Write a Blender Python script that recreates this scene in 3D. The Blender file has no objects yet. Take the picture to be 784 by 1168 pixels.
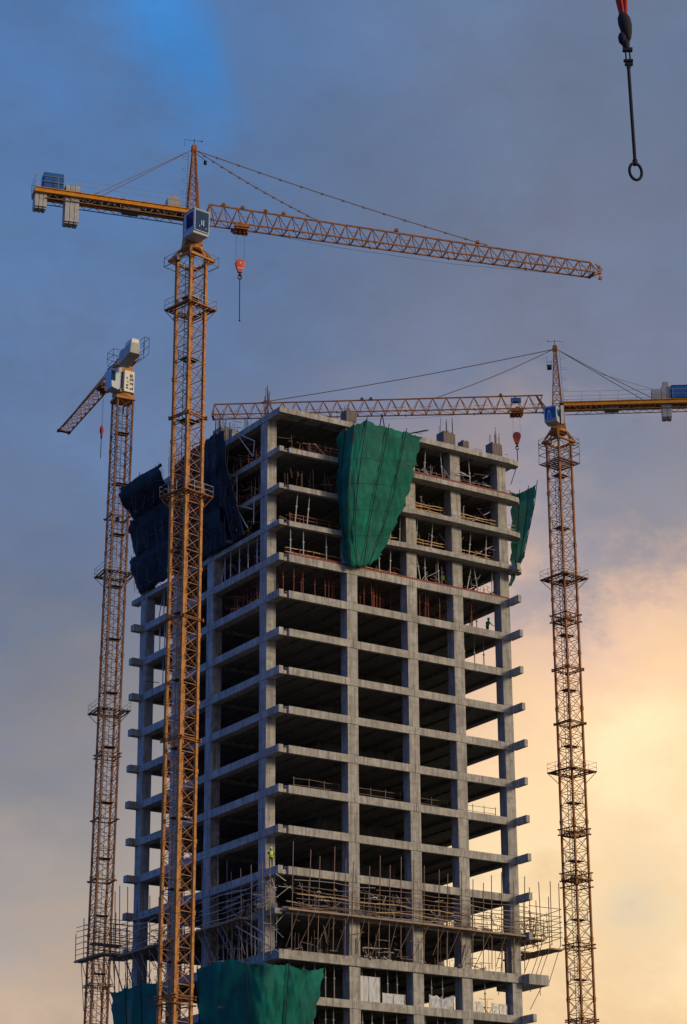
import bpy, bmesh, math, random
from mathutils import Vector, Matrix, noise
random.seed(7)
PI = math.pi
S = bpy.context.scene
C = S.collection
R = math.radians
CAMZ = 1.7

# ------------------------------------------------------------------ materials
def new_mat(name):
    m = bpy.data.materials.new(name); m.use_nodes = True
    return m, m.node_tree, m.node_tree.nodes['Principled BSDF']

def nd(nt, typ, **kw):
    n = nt.nodes.new(typ)
    for k, v in kw.items():
        if k.startswith('i_'):
            n.inputs[k[2:].replace('_', ' ')].default_value = v
        else:
            setattr(n, k, v)
    return n

def mixc(nt, fac, a, b, blend='MIX'):
    n = nt.nodes.new('ShaderNodeMix'); n.data_type = 'RGBA'; n.blend_type = blend
    if isinstance(fac, (int, float)): n.inputs[0].default_value = fac
    else: nt.links.new(fac, n.inputs[0])
    for i, v in ((6, a), (7, b)):
        if isinstance(v, tuple): n.inputs[i].default_value = (*v, 1)
        else: nt.links.new(v, n.inputs[i])
    return n.outputs[2]

def ramp(nt, src, stops):
    n = nt.nodes.new('ShaderNodeValToRGB'); e = n.color_ramp.elements
    while len(e) < len(stops): e.new(0.5)
    for q, (p, c) in zip(e, stops):
        q.position = p
        q.color = (*c, 1) if isinstance(c, tuple) else (c, c, c, 1)
    nt.links.new(src, n.inputs[0])
    return n.outputs[0]

def noise_tex(nt, vec, scale, detail=5, rough=.6, sc=None):
    if sc:
        mp = nt.nodes.new('ShaderNodeMapping'); mp.inputs['Scale'].default_value = sc
        nt.links.new(vec, mp.inputs[0]); vec = mp.outputs[0]
    n = nd(nt, 'ShaderNodeTexNoise'); n.inputs['Scale'].default_value = scale
    n.inputs['Detail'].default_value = detail; n.inputs['Roughness'].default_value = rough
    nt.links.new(vec, n.inputs['Vector'])
    return n.outputs['Fac']

def concrete(name, base, dark, light, rough=.9):
    m, nt, b = new_mat(name)
    tc = nt.nodes.new('ShaderNodeTexCoord').outputs['Object']
    big = noise_tex(nt, tc, .35, 4)
    med = noise_tex(nt, tc, 1.6, 6, .65)
    streak = noise_tex(nt, tc, 1.0, 4, .6, (3.2, 3.2, .25))
    fine = noise_tex(nt, tc, 9, 3, .7)
    c = mixc(nt, ramp(nt, big, [(.35, 0.), (.65, 1.)]), base, light)
    c = mixc(nt, ramp(nt, med, [(.45, 0.), (.75, .75)]), c, dark)
    c = mixc(nt, ramp(nt, streak, [(.46, 0.), (.66, .8)]), c, tuple(v * .5 for v in base))
    sx = nt.nodes.new('ShaderNodeSeparateXYZ'); nt.links.new(tc, sx.inputs[0])
    def seam(o, per, wd):
        a_ = nt.nodes.new('ShaderNodeMath'); a_.operation = 'MODULO'; a_.inputs[1].default_value = per
        b_ = nt.nodes.new('ShaderNodeMath'); b_.operation = 'ADD'; b_.inputs[1].default_value = 50.37; nt.links.new(o, b_.inputs[0]); nt.links.new(b_.outputs[0], a_.inputs[0])
        c_ = nt.nodes.new('ShaderNodeMath'); c_.operation = 'LESS_THAN'; c_.inputs[1].default_value = wd; nt.links.new(a_.outputs[0], c_.inputs[0]); return c_.outputs[0]
    def mx(p, q, op):
        m_ = nt.nodes.new('ShaderNodeMath'); m_.operation = op; nt.links.new(p, m_.inputs[0]); nt.links.new(q, m_.inputs[1]); return m_.outputs[0]
    sm = mx(mx(seam(sx.outputs[0], 2.37, .05), seam(sx.outputs[1], 2.71, .05), 'MAXIMUM'), seam(sx.outputs[2], 1.8, .04), 'MAXIMUM')
    sm = mx(sm, ramp(nt, med, [(.3, .1), (.6, .75)]), 'MULTIPLY')
    c = mixc(nt, sm, c, (.07, .065, .06))
    # board joints of the formwork
    br = nt.nodes.new('ShaderNodeTexVoronoi'); br.inputs['Scale'].default_value = .9
    nt.links.new(tc, br.inputs['Vector'])
    c = mixc(nt, ramp(nt, fine, [(.3, .12), (.5, 0.)]), c, (.05, .045, .04))
    patch = nt.nodes.new('ShaderNodeSeparateColor'); nt.links.new(br.outputs['Color'], patch.inputs[0])
    c = mixc(nt, ramp(nt, patch.outputs[0], [(.0, 0.), (1., .28)]), c, tuple(v * .7 for v in base))
    # rusty runs
    rust = noise_tex(nt, tc, .8, 5, .7, (1.5, 1.5, .3))
    c = mixc(nt, ramp(nt, rust, [(.66, 0.), (.8, .45)]), c, (.22, .13, .07))
    nt.links.new(c, b.inputs['Base Color']); b.inputs['Roughness'].default_value = rough
    bp_ = nt.nodes.new('ShaderNodeBump'); bp_.inputs['Strength'].default_value = .35; bp_.inputs['Distance'].default_value = .03
    nt.links.new(med, bp_.inputs['Height']); nt.links.new(bp_.outputs[0], b.inputs['Normal'])
    return m

def paint(name, base, worn, amt=.5, rough=.5, metal=0., scale=1.5):
    m, nt, b = new_mat(name)
    tc = nt.nodes.new('ShaderNodeTexCoord').outputs['Object']
    n1 = noise_tex(nt, tc, scale, 6, .7); n2 = noise_tex(nt, tc, scale * 6, 4, .7)
    c = mixc(nt, ramp(nt, n1, [(.45, 0.), (.7, amt)]), base, worn)
    c = mixc(nt, ramp(nt, n2, [(.5, 0.), (.75, amt)]), c, tuple(v * .5 for v in worn))
    nt.links.new(c, b.inputs['Base Color']); b.inputs['Roughness'].default_value = rough
    b.inputs['Metallic'].default_value = metal
    b.inputs['Specular IOR Level'].default_value = .15 if max(base) < .15 or 'crane' in name else .35
    return m

def net_mat(name, col, col2, through=.35, alpha=.9):
    m, nt, b = new_mat(name)
    tc = nt.nodes.new('ShaderNodeTexCoord').outputs['Object']
    n1 = noise_tex(nt, tc, .6, 5, .6); n2 = noise_tex(nt, tc, 4.5, 6, .75, (1, 1, .22))
    c = mixc(nt, ramp(nt, n1, [(.35, 0.), (.65, 1.)]), col, col2)
    c = mixc(nt, ramp(nt, n2, [(.5, 0.), (.75, .5)]), c, tuple(v * .45 for v in col))
    vo = nt.nodes.new('ShaderNodeTexVoronoi'); vo.inputs['Scale'].default_value = .55; nt.links.new(tc, vo.inputs['Vector'])
    sp = nt.nodes.new('ShaderNodeSeparateColor'); nt.links.new(vo.outputs['Color'], sp.inputs[0])
    c = mixc(nt, ramp(nt, sp.outputs[0], [(.2, 0.), (.9, .45)]), c, tuple(v * .5 for v in col))
    nt.links.new(c, b.inputs['Base Color']); b.inputs['Roughness'].default_value = .8
    tr = nt.nodes.new('ShaderNodeBsdfTranslucent'); nt.links.new(c, tr.inputs[0])
    tp = nt.nodes.new('ShaderNodeBsdfTransparent')
    m1 = nt.nodes.new('ShaderNodeMixShader'); m1.inputs[0].default_value = through
    m2 = nt.nodes.new('ShaderNodeMixShader')
    # weave opacity: slightly uneven
    op = ramp(nt, n1, [(.3, alpha - .05), (.7, min(1., alpha + .05))])
    nt.links.new(op, m2.inputs[0])
    nt.links.new(b.outputs[0], m1.inputs[1]); nt.links.new(tr.outputs[0], m1.inputs[2])
    nt.links.new(tp.outputs[0], m2.inputs[1]); nt.links.new(m1.outputs[0], m2.inputs[2])
    nt.links.new(m2.outputs[0], nt.nodes['Material Output'].inputs[0])
    bp_ = nt.nodes.new('ShaderNodeBump'); bp_.inputs['Strength'].default_value = .5; bp_.inputs['Distance'].default_value = .12
    nt.links.new(n2, bp_.inputs['Height']); nt.links.new(bp_.outputs[0], b.inputs['Normal'])
    return m

M = {}
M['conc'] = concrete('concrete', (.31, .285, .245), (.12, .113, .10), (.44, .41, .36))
M['conc_dark'] = concrete('concrete_soffit', (.15, .145, .13), (.08, .075, .07), (.2, .19, .175))  # darker concrete for slabs, soffit ribs and lift core
M['orange'] = paint('crane_orange', (.46, .20, .055), (.15, .06, .022), .85, .6)
M['orange_red'] = paint('crane_orange_red', (.33, .125, .038), (.09, .038, .018), .85, .65)
M['orange_dark'] = paint('crane_brown', (.22, .09, .038), (.06, .03, .018), .85, .75)
M['yellow'] = paint('crane_yellow', (.58, .235, .02), (.28, .09, .015), .5, .45)
M['white'] = paint('white_paint', (.38, .43, .48), (.36, .35, .33), .35, .4)
M['creamw'] = paint('cream_paint', (.62, .58, .50), (.4, .34, .26), .35, .45)
M['blue'] = paint('blue_paint', (.008, .085, .27), (.008, .045, .13), .5, .6)
M['glass'] = paint('cab_glass', (.008, .035, .095), (.02, .06, .12), .4, .12)
M['cwt'] = paint('counterweight_concrete', (.40, .385, .35), (.24, .22, .19), .6, .85)
M['dark'] = paint('dark_steel', (.016, .016, .019), (.04, .025, .02), .4, .7)
M['steel'] = paint('grey_steel', (.30, .29, .28), (.16, .11, .08), .5, .5, .2)
M['galv'] = paint('galvanised_tube', (.46, .44, .41), (.24, .17, .12), .5, .5, .1)
M['brown'] = paint('rusty_tube', (.17, .12, .085), (.24, .11, .055), .6, .7)
M['redprop'] = paint('red_prop', (.22, .05, .03), (.09, .03, .02), .6, .6)
M['red'] = paint('hook_red', (.62, .07, .02), (.25, .04, .02), .4, .4)
M['strap'] = paint('red_strap', (.42, .035, .02), (.18, .02, .015), .5, .8)
M['timber'] = paint('rail_timber', (.58, .36, .16), (.3, .15, .06), .5, .8)
M['deckwood'] = paint('deck_timber', (.30, .21, .15), (.12, .085, .06), .7, .85)
M['rebar'] = paint('rebar', (.07, .045, .035), (.14, .06, .03), .6, .8)
M['board'] = paint('white_board', (.44, .45, .46), (.45, .44, .42), .3, .6)
M['redtrim'] = paint('red_edge_strip', (.2, .025, .022), (.16, .03, .03), .5, .7)
M['green'] = net_mat('green_net', (.003, .17, .12), (.006, .27, .19), .42, .93)
M['greenthin'] = net_mat('green_net_thin', (.003, .22, .16), (.006, .34, .25), .58, .84)
M['navynet'] = net_mat('dark_net', (.006, .009, .013), (.015, .022, .031), .25, .96)
M['navytube'] = paint('dark_blue_tube', (.07, .085, .11), (.08, .06, .05), .5, .7)
M['seam'] = paint('net_seam', (.01, .09, .065), (.02, .2, .14), .6, .8)
M['formwood'] = paint('formwork_boards', (.16, .13, .11), (.07, .055, .045), .6, .85)
M['vest'] = paint('hivis_vest', (.50, .75, .03), (.35, .55, .03), .2, .7)
M['skin'] = paint('skin', (.35, .2, .13), (.3, .17, .1), .2, .6)
M['cloth'] = paint('dark_trousers', (.03, .035, .045), (.05, .05, .05), .3, .85)
M['helmet'] = paint('white_helmet', (.7, .7, .68), (.55, .55, .5), .2, .35)
M['greenpaint'] = paint('bright_green', (.03, .4, .12), (.03, .22, .08), .4, .6)
M['earth'] = concrete('earth', (.12, .10, .075), (.07, .06, .045), (.17, .15, .11))

# ------------------------------------------------------------------ mesh helpers
class MB:
    def __init__(s): s.v = []; s.f = []
    def add(s, vs, fs):
        o = len(s.v); s.v += [tuple(v) for v in vs]; s.f += [tuple(i + o for i in f) for f in fs]
        return s
    def box(s, x0, x1, y0, y1, z0, z1):
        return s.add([(x, y, z) for z in (z0, z1) for y in (y0, y1) for x in (x0, x1)],
                     [(0, 2, 3, 1), (4, 5, 7, 6), (0, 1, 5, 4), (2, 6, 7, 3), (0, 4, 6, 2), (1, 3, 7, 5)])
    def bar(s, p, q, r=.05, n=4, r2=None, ph=None):
        p = Vector(p); q = Vector(q); d = q - p
        if d.length < 1e-6: return s
        r2 = r if r2 is None else r2
        d.normalize(); up = Vector((0, 0, 1)) if abs(d.z) < .95 else Vector((1, 0, 0))
        a = d.cross(up).normalized(); b = d.cross(a)
        if ph is None: ph = PI / 4 if n == 4 else 0
        vs = []
        for pt, rr in ((p, r), (q, r2)):
            for i in range(n):
                t = 2 * PI * i / n + ph
                vs.append(pt + a * math.cos(t) * rr + b * math.sin(t) * rr)
        fs = [(i, (i + 1) % n, n + (i + 1) % n, n + i) for i in range(n)]
        fs += [tuple(range(n - 1, -1, -1)), tuple(range(n, 2 * n))]
        return s.add(vs, fs)
    def path(s, pts, r, n=6):
        for a, b in zip(pts[:-1], pts[1:]): s.bar(a, b, r, n)
        return s
    def prism(s, poly, z0, z1):
        n = len(poly)
        vs = [(x, y, z0) for x, y in poly] + [(x, y, z1) for x, y in poly]
        return s.add(vs, [tuple(range(n - 1, -1, -1)), tuple(range(n, 2 * n))] + [(i, (i + 1) % n, n + (i + 1) % n, n + i) for i in range(n)])
    def hexa(s, b4, t4):
        return s.add(list(b4) + list(t4), [(3, 2, 1, 0), (4, 5, 6, 7), (0, 1, 5, 4), (1, 2, 6, 5), (2, 3, 7, 6), (3, 0, 4, 7)])
    def lathe(s, prof, c=(0, 0, 0), n=12, axis='z'):
        vs = []
        for r, h in prof:
            for i in range(n):
                t = 2 * PI * i / n
                p = (r * math.cos(t), r * math.sin(t), h)
                if axis == 'y': p = (p[0], p[2], p[1])
                if axis == 'x': p = (p[2], p[0], p[1])
                vs.append((p[0] + c[0], p[1] + c[1], p[2] + c[2]))
        fs = []
        for k in range(len(prof) - 1):
            for i in range(n):
                fs.append((k * n + i, k * n + (i + 1) % n, (k + 1) * n + (i + 1) % n, (k + 1) * n + i))
        fs += [tuple(range(n - 1, -1, -1)), tuple(range((len(prof) - 1) * n, len(prof) * n))]
        return s.add(vs, fs)
    def rot(s, ang, c=(0, 0)):
        ca, sa = math.cos(ang), math.sin(ang)
        s.v = [((x - c[0]) * ca - (y - c[1]) * sa + c[0], (x - c[0]) * sa + (y - c[1]) * ca + c[1], z) for x, y, z in s.v]
        return s
    def mesh(s, name, mat):
        me = bpy.data.meshes.new(name); me.from_pydata(s.v, [], s.f); me.update()
        bm = bmesh.new(); bm.from_mesh(me); bmesh.ops.recalc_face_normals(bm, faces=bm.faces); bm.to_mesh(me); bm.free()
        me.materials.append(M[mat] if isinstance(mat, str) else mat)
        return me
    def build(s, name, mat, parent=None, smooth=False):
        o = bpy.data.objects.new(name, s.mesh(name, mat)); C.objects.link(o)
        if parent: o.parent = parent
        if smooth:
            for p in o.data.polygons: p.use_smooth = True
        return o

def link(name, me, parent, loc=(0, 0, 0), rz=0):
    o = bpy.data.objects.new(name, me); C.objects.link(o); o.parent = parent
    o.location = loc; o.rotation_euler = (0, 0, rz); return o

def tag(o, label=None, cat=None, group=None, kind=None):
    if label: o['label'] = label
    if cat: o['category'] = cat
    if group: o['group'] = group
    if kind: o['kind'] = kind
    return o

def empty(name, loc, rz, label, cat, group=None):
    e = bpy.data.objects.new(name, None); C.objects.link(e)
    e.location = loc; e.rotation_euler = (0, 0, rz); e.empty_display_size = .5
    return tag(e, label, cat, group)

def bevel(o, w=.03):
    m = o.modifiers.new('bevel', 'BEVEL'); m.width = w; m.segments = 2; m.limit_method = 'ANGLE'
    return o

# ------------------------------------------------------------------ building frame
TH = R(33.077); P0 = Vector((-4.975, 204.661))
RV = Vector((math.cos(TH), math.sin(TH))); LV = Vector((-math.sin(TH), math.cos(TH)))
def W3(a, b, z): q = P0 + RV * a + LV * b; return (q.x, q.y, z)
WID = 24.9; DEP = 26.5
def lev(k):
    adj = {4: -.22, 3: -.5, 2: -.55, 1: -.5, 0: -.12, -8: 0, -10: -.05, -11: -.2}.get(k, 0)
    return 73.77 + 3.6 * k + adj
def thing(name, a, b, z, label, cat, group=None, rz=0):
    return empty(name, W3(a, b, z), TH + rz, label, cat, group)

# storey names, counted from the top of the tower
ORD = ['', 'top', 'second', 'third', 'fourth', 'fifth', 'sixth', 'seventh', 'eighth', 'ninth', 'tenth', 'eleventh', 'twelfth', 'thirteenth', 'fourteenth', 'fifteenth', 'sixteenth', 'seventeenth']
def storey(k):  # storey whose floor is level k
    return ORD[4 - k] + ' storey'
NTH = ['first', 'second', 'third', 'fourth', 'fifth', 'sixth', 'seventh', 'eighth', 'ninth', 'tenth', 'eleventh', 'twelfth', 'thirteenth', 'fourteenth', 'fifteenth', 'sixteenth', 'seventeenth', 'eighteenth', 'nineteenth', 'twentieth']

COLS_R = [(6.3, 7.45), (13.0, 14.15), (18.3, 19.45), (23.93, 25.0)]
COLS_L = [(2.24, 3.48), (12.0, 13.2), (18.6, 19.8), (25.3, 26.5)]

def make_tower():
    t = empty('unfinished_tower', (P0.x, P0.y, 0), TH, 'grey concrete frame of an unfinished high-rise, open storeys without walls', 'building')
    BOT = -20
    for k in range(BOT, 5):
        z = lev(k)
        rnd = random.Random(k + 100)
        s = MB()
        inset = .32
        s.box(-.2, WID - .05, inset, DEP - .3, z - .28, z - .004)        # slab plate
        # soffit ribs
        sl = s.build('floor_slab', 'conc_dark' if k > BOT else 'conc', t)
        rb = MB()
        for a in (2.2, 4.3, 6.87, 8.9, 10.9, 13.57, 15.9, 18.87, 21.4, 24.3):
            dpt = .62 if a in (6.87, 13.57, 18.87, 24.3) else .45
            rb.box(a - .16, a + .16, inset + .003, DEP - .9, z - dpt, z - .282)
        for b in (12.6, 19.2):
            rb.box(-.197, WID - .06, b - .2, b + .2, z - .66, z - .284)
        rb.build('soffit_rib', 'conc_dark', sl)
        th = .72 if k <= 0 else (.5 if k < 4 else .52)
        e = MB()
        # edge beams are cast in bays: each bay a hair different
        if k == 4:
            e.prism([(-1.05, 0), (7, -.3), (14, -.75), (24.9, -.8), (26.1, -.6), (26.3, -.2), (26.3, .36), (-1.05, .36)], z - th, z + .02)
            e.box(-1.05, -.2, .362, DEP, z - .62, z)
            e.box(-.198, 26.3, .362, 1.9, z - .3, z - .03)
        elif k == -9:
            e.box(-.02, WID, .22, .55, z - .5, z)
            e.box(-1.0, -.25, .6, DEP, z - .5, z)
        elif k == -10:
            e.box(-1.0, 26.0, -.12, .36, z - .82, z)
            e.box(-1.05, -.2, .362, DEP, z - .78, z)
        else:
            xs = [0.0, 6.95, 13.6, 18.9, 24.93 if k < 1 else 26.35]
            if k >= 1:      # upper slabs swing out past the columns
                e.prism([(0, 0), (7.5, -.35), (7.5, .36), (0, .36)], z - th, z - .003)
                e.prism([(7.51, -.35), (13.2, -.8), (13.2, .36), (7.51, .36)], z - th - .02, z)
                e.prism([(13.21, -.8), (19.3, -.88), (19.3, .36), (13.21, .36)], z - th + .02, z - .005)
                e.prism([(19.31, -.88), (24.6, -.88), (25.9, -.7), (26.35, -.2), (26.35, .36), (19.31, .36)], z - th - .01, z)
            for i in range(4 if k < 1 else 0):
                j = rnd.uniform(-.012, .012)
                e.box(xs[i] + .01, xs[i + 1] - .01, j, .36, z - th + rnd.uniform(-.02, .02), z + j)
            ys = [0.0, 6.2, 12.6, 19.2, DEP if k != 1 else DEP + 1.9]
            for i in range(4):
                j = rnd.uniform(-.012, .012)
                if i == 0:
                    e.box(-1.05 + j, -.55, 0, ys[1] - .01, z - th, z + j)
                    e.box(-.548, -.22, 0.004, ys[1] - .01, z - th, z - .28 - rnd.uniform(0, .12))
                else:
                    e.box(-1.05 + j, -.22, ys[i] + .01, ys[i + 1] - .01, z - th + rnd.uniform(-.02, .02), z + j)
            if k >= 1:
                e.box(-.198, 26.3, .362, 1.2, z - .26, z - .03)
        # far edges
        e.box(-1.04, WID + .02, DEP - .3, DEP + .02, z - .6, z - .002)
        e.box(WID - .25, WID + .04, .37, DEP - .31, z - .6, z - .002)
        bevel(e.build('edge_beam', 'conc', sl), .025)
        # stubs past the corner columns
        if k <= 1:
            st = MB()
            if k == -10:
                st.box(25.02, 27.3, -1.0, 4.0, z - .98, z - .03)
            else:
                st.box(24.72, 25.12, -1.75 - rnd.uniform(-.15, .15), -.03, z - .72, z - .02)
            if k <= 0:
                bevel(MB().box(-2.15 - rnd.uniform(-.12, .1), -1.06, DEP - .75, DEP, z - .7, z - .03).build('beam_stub', 'conc', sl), .025)
            bevel(st.build('beam_stub', 'conc', sl), .025)
        if k == 0:
            MB().box(.02, 24.9, .03, .09, z + .02, z + .17).box(-1.0, -.96, .5, 12, z + .0, z + .08).build('edge_strip', 'redtrim', sl)
        if k in (3,):
            MB().box(13.3, 25.0, -.86, -.8, z + .01, z + .17).build('edge_strip', 'redtrim', sl)
    # columns, each one continuous
    top = lev(4) - .4
    def col(a0, a1, b0, b1, z1=top):
        # small offsets per storey lift so joints read
        m = MB(); rnd = random.Random(int(a0 * 10 + b0 * 77))
        for k in range(BOT, 4):
            j = rnd.uniform(-.012, .012)
            zb = lev(k) - .3 if k > BOT else 0
            m.box(a0 + j, a1 + j, b0 + abs(j), b1, zb, min(lev(k + 1) - .302, z1))
        bevel(m.build('column', 'conc', t), .03)
    for a0, a1 in COLS_R: col(a0, a1, .06, 1.2)
    for b0, b1 in COLS_L: col(-1.0, 0.0, b0, b1)
    for a0, a1 in COLS_R:
        for b0, b1 in COLS_L[1:]:
            col(a0 + .1, a1 - .1, b0, b1 - .04)
    # lift core
    cm = MB().box(8.2, 9.2, 8.2, 18, 0, top).box(9.2, 16.8, 8.2, 8.6, 0, top).box(16.4, 16.8, 8.6, 18, 0, top).box(9.2, 16.4, 17.6, 18, 0, top)
    cm.build('lift_core', 'conc_dark', t)
    return t
TOWER = make_tower()

# column stubs and starter bars on the roof
def starter(a, b, w, d, h, nb, hb, label, z=None, lean=.06):
    z = lev(4) if z is None else z
    t = thing('column_stub', a, b, z, label, 'column stub', 'column stubs with starter bars on the roof')
    rnd = random.Random(int(a * 31 + b * 17))
    if h > .1:
        m = MB()
        n = 7
        for i in range(n):      # timber formwork boards round the stub
            x0 = -w / 2 + w * i / n
            m.box(x0 + .01, x0 + w / n - .01, -d / 2 - rnd.uniform(0, .03), d / 2 + rnd.uniform(0, .03), 0, h + rnd.uniform(-.12, .12))
        m.build('formwork', 'formwood' if h > .8 else 'conc', t)
    m = MB()
    for i in range(nb):
        x = rnd.uniform(-w / 2, w / 2); y = rnd.uniform(-d / 2, d / 2)
        m.bar((x, y, 0), (x + rnd.uniform(-lean, lean), y + rnd.uniform(-lean, lean), h + hb * rnd.uniform(.45, 1)), .022, 4)
    m.build('rebar', 'rebar', t)
starter(-.5, 2.9, 1.0, 1.2, .0, 16, 3.4, 'tall cluster of rebar above the near roof corner, thickest of the bar clusters', lean=.2)
starter(-.5, 6.6, .8, 1.2, .0, 9, 1.6, 'short thin rebar on the left roof edge, just left of the near corner cluster')
starter(-.6, 11.6, .9, 1.6, 1.7, 16, 2.2, 'clad column stub with rebar on the left roof edge, beside the front mast')
starter(-.6, 9.2, .7, .7, .8, 6, 1.0, 'small stub with bars on the left roof edge, near the white bracket')
starter(-.5, 20.6, .9, 1.4, .0, 14, 3.2, 'rebar cluster above the dark netting, nearest the front crane mast', z=lev(4) + .4)
starter(-.5, 24.3, .9, 1.6, .0, 12, 2.6, 'rebar cluster above the dark netting, middle of the three there', z=lev(4) + .2)
starter(-.5, 28.0, .9, 1.6, .0, 12, 3.2, 'rebar cluster above the dark netting, leftmost beside the rear crane mast', z=lev(4) - .9)
starter(6.9, .5, 1.15, 1.0, 1.35, 5, .6, 'timber clad column stub on the roof edge left of the big green net')
starter(17.9, .1, 1.4, 1.2, 1.35, 10, 1.9, 'timber clad column stub with tall bars on the roof, right of the big green net')
starter(19.9, .0, .7, .9, .85, 2, .4, 'low concrete block beside the tall barred stub on the roof')
starter(23.6, .0, 1.2, 1.1, 1.35, 9, 1.9, 'timber clad column stub with bars near the right end of the roof')

# ------------------------------------------------------------------ props between the floors
def prop_mesh(h, lx, ly, r):
    m = MB(); p = Vector((0, 0, 0)); q = Vector((lx, ly, h)); mid = p.lerp(q, .55)
    m.bar(p, mid, r, 6); m.bar(mid, q, r * .72, 6)
    m.box(-.09, .09, -.09, .09, 0, .02); m.box(q.x - .09, q.x + .09, q.y - .09, q.y + .09, h - .02, h)
    m.bar(mid - Vector((.1, 0, 0)), mid + Vector((.1, 0, 0)), r * 1.25, 6)
    return m
PROPN = {}
def bayname(face, c):
    if face == 'R':
        e = [7.0, 13.6, 18.9, 99]
        i = next(n for n, v in enumerate(e) if c < v)
        return ['right face first bay', 'right face second bay', 'right face third bay', 'right face last bay'][i]
    e = [12.6, 19.2, 99]
    i = next(n for n, v in enumerate(e) if c < v)
    return ['left face first bay', 'left face middle bay', 'left face far bay'][i]
PROPS = []
def prop(face, c, depth, k, lx, mat, ly=0, name='shoring_prop', hh=None):
    PROPS.append((face, c, depth, k, lx, mat, ly, name, hh))
def emit_props():
    from collections import defaultdict
    g = defaultdict(list)
    for p in PROPS: g[(p[0], bayname(p[0], p[1]), p[3], p[5])].append(p)
    for (face, bay, k, mat), lst in g.items():
        lst.sort(key=lambda p: p[1])
        for i, (face, c, depth, k, lx, mat, ly, name, hh) in enumerate(lst):
            a, b = (c, depth) if face == 'R' else (-1.05 + depth, c)
            h = (lev(k + 1) - .29 - lev(k)) if hh is None else hh
            if depth < .36: h = lev(k + 1) - (.72 if k + 1 <= 0 else .5) - lev(k)
            colr = {'galv': 'pale', 'redprop': 'red', 'steel': 'grey', 'brown': 'brown'}[mat]
            pos = NTH[i] + ' from near corner' if len(lst) > 1 else 'the only one'
            if face == 'R': ln, rr = (lx, ly)
            else: ln, rr = (ly, lx)
            dx, dy = (lx, ly) if face == 'R' else (ly, lx)
            m = prop_mesh(h, dx, dy, .052 if mat != 'redprop' else .042)
            o = m.build(name, mat, None)
            o.location = W3(a, b, lev(k)); o.rotation_euler = (0, 0, TH)
            tag(o, f'{colr} prop, {storey(k)} down, {bay}, {pos}'.replace('top storey down', 'top storey'), 'prop',
                {'galv': 'pale props under the upper floors', 'redprop': 'red props under the fifth floor down', 'steel': 'grey props in the lowest storeys', 'brown': 'thin props'}[mat])
rnd = random.Random(3)
# storey above level 0 (white, upright and leaning)
for c, lx in ((.45, .02), (1.85, .0), (4.35, -.02)): prop('R', c, .5, 0, lx, 'galv')
for c, lx in ((10.2, .0), (11.4, .12), (13.25, .1), (14.2, -.1), (14.9, -.5), (15.4, .02), (17.0, -.1), (20.2, .7), (21.6, -.5), (23.2, .1)): prop('R', c, .5, 0, lx, 'galv')
for c, lx in ((1.0, .3), (2.3, .3), (11.4, .6), (12.6, .15), (14.4, .35), (16.2, .3), (20.6, .4), (22.6, .25)): prop('R', c, .6, 1, lx, 'galv')
for c, lx in ((10.3, .0), (15.6, .0), (20.6, .0)): prop('R', c, 1.2, 2, lx, 'galv', hh=2.3)
for c, lx in ((13.1, .15), (15.6, .2), (17.8, -.25), (21.1, -.2)): prop('R', c, .6, 3, lx, 'galv')
for c in (4.4, 6.0, 7.6, 9.2): prop('L', c, .3, 0, rnd.uniform(-.05, .05), 'galv')
for c, ly in ((10.6, .0), (11.3, .4), (21.0, .3), (22.5, .0), (23.6, .5)): prop('L', c, .5, 0, .0, 'galv', ly)
for c in (20.5, 21.3, 22.2, 23.2): prop('L', c, .5, -1, 0, 'galv')
for c in (20.6, 21.6, 22.6): prop('L', c, .6, -2, 0, 'galv')
# red props under level 0
for c in (.35, 1.0, 2.2, 2.55, 3.9, 4.9, 5.25, 5.55, 5.9): prop('R', c, .8 + rnd.uniform(0, 1.2), -1, rnd.uniform(-.06, .06), 'redprop')
for c in [8.0 + .36 * i for i in range(13)]: prop('R', c + rnd.uniform(-.1, .1), .8 + rnd.uniform(0, 2), -1, rnd.uniform(-.08, .08), 'redprop')
for c in [14.5 + .55 * i for i in range(7)]: prop('R', c + rnd.uniform(-.12, .12), .8 + rnd.uniform(0, 2), -1, rnd.uniform(-.08, .08), 'redprop')
for c in [19.8 + .42 * i for i in range(9)]: prop('R', c + rnd.uniform(-.1, .1), .8 + rnd.uniform(0, 3), -1, rnd.uniform(-.1, .1), 'redprop')
for c in [3.8 + .5 * i for i in range(14)]: prop('L', c + rnd.uniform(-.1, .1), .8 + rnd.uniform(0, 1.4), -1, rnd.uniform(-.1, .1), 'redprop')
for c in (21.0, 22.2, 23.3): prop('R', c, 2.2, -2, 0, 'galv')
# lowest visible storeys
for c in (2.2, 3.3, 4.4, 5.3, 8.2, 9.6, 10.9, 11.9, 14.7, 15.6, 16.8, 20.1, 21.5): prop('R', c, 1.0, -11, 0, 'steel')
for c in (1.0, 2.2, 3.1, 4.4, 5.2, 8.2, 9.2, 10.4, 11.8, 14.9, 16.2, 17.0, 20.4, 22.0): prop('R', c, 1.0, -12, 0, 'steel')
for c in (4.8, 6.1, 7.5, 8.8, 10.3): prop('L', c, .6, -10, 0, 'steel')
emit_props()

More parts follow.
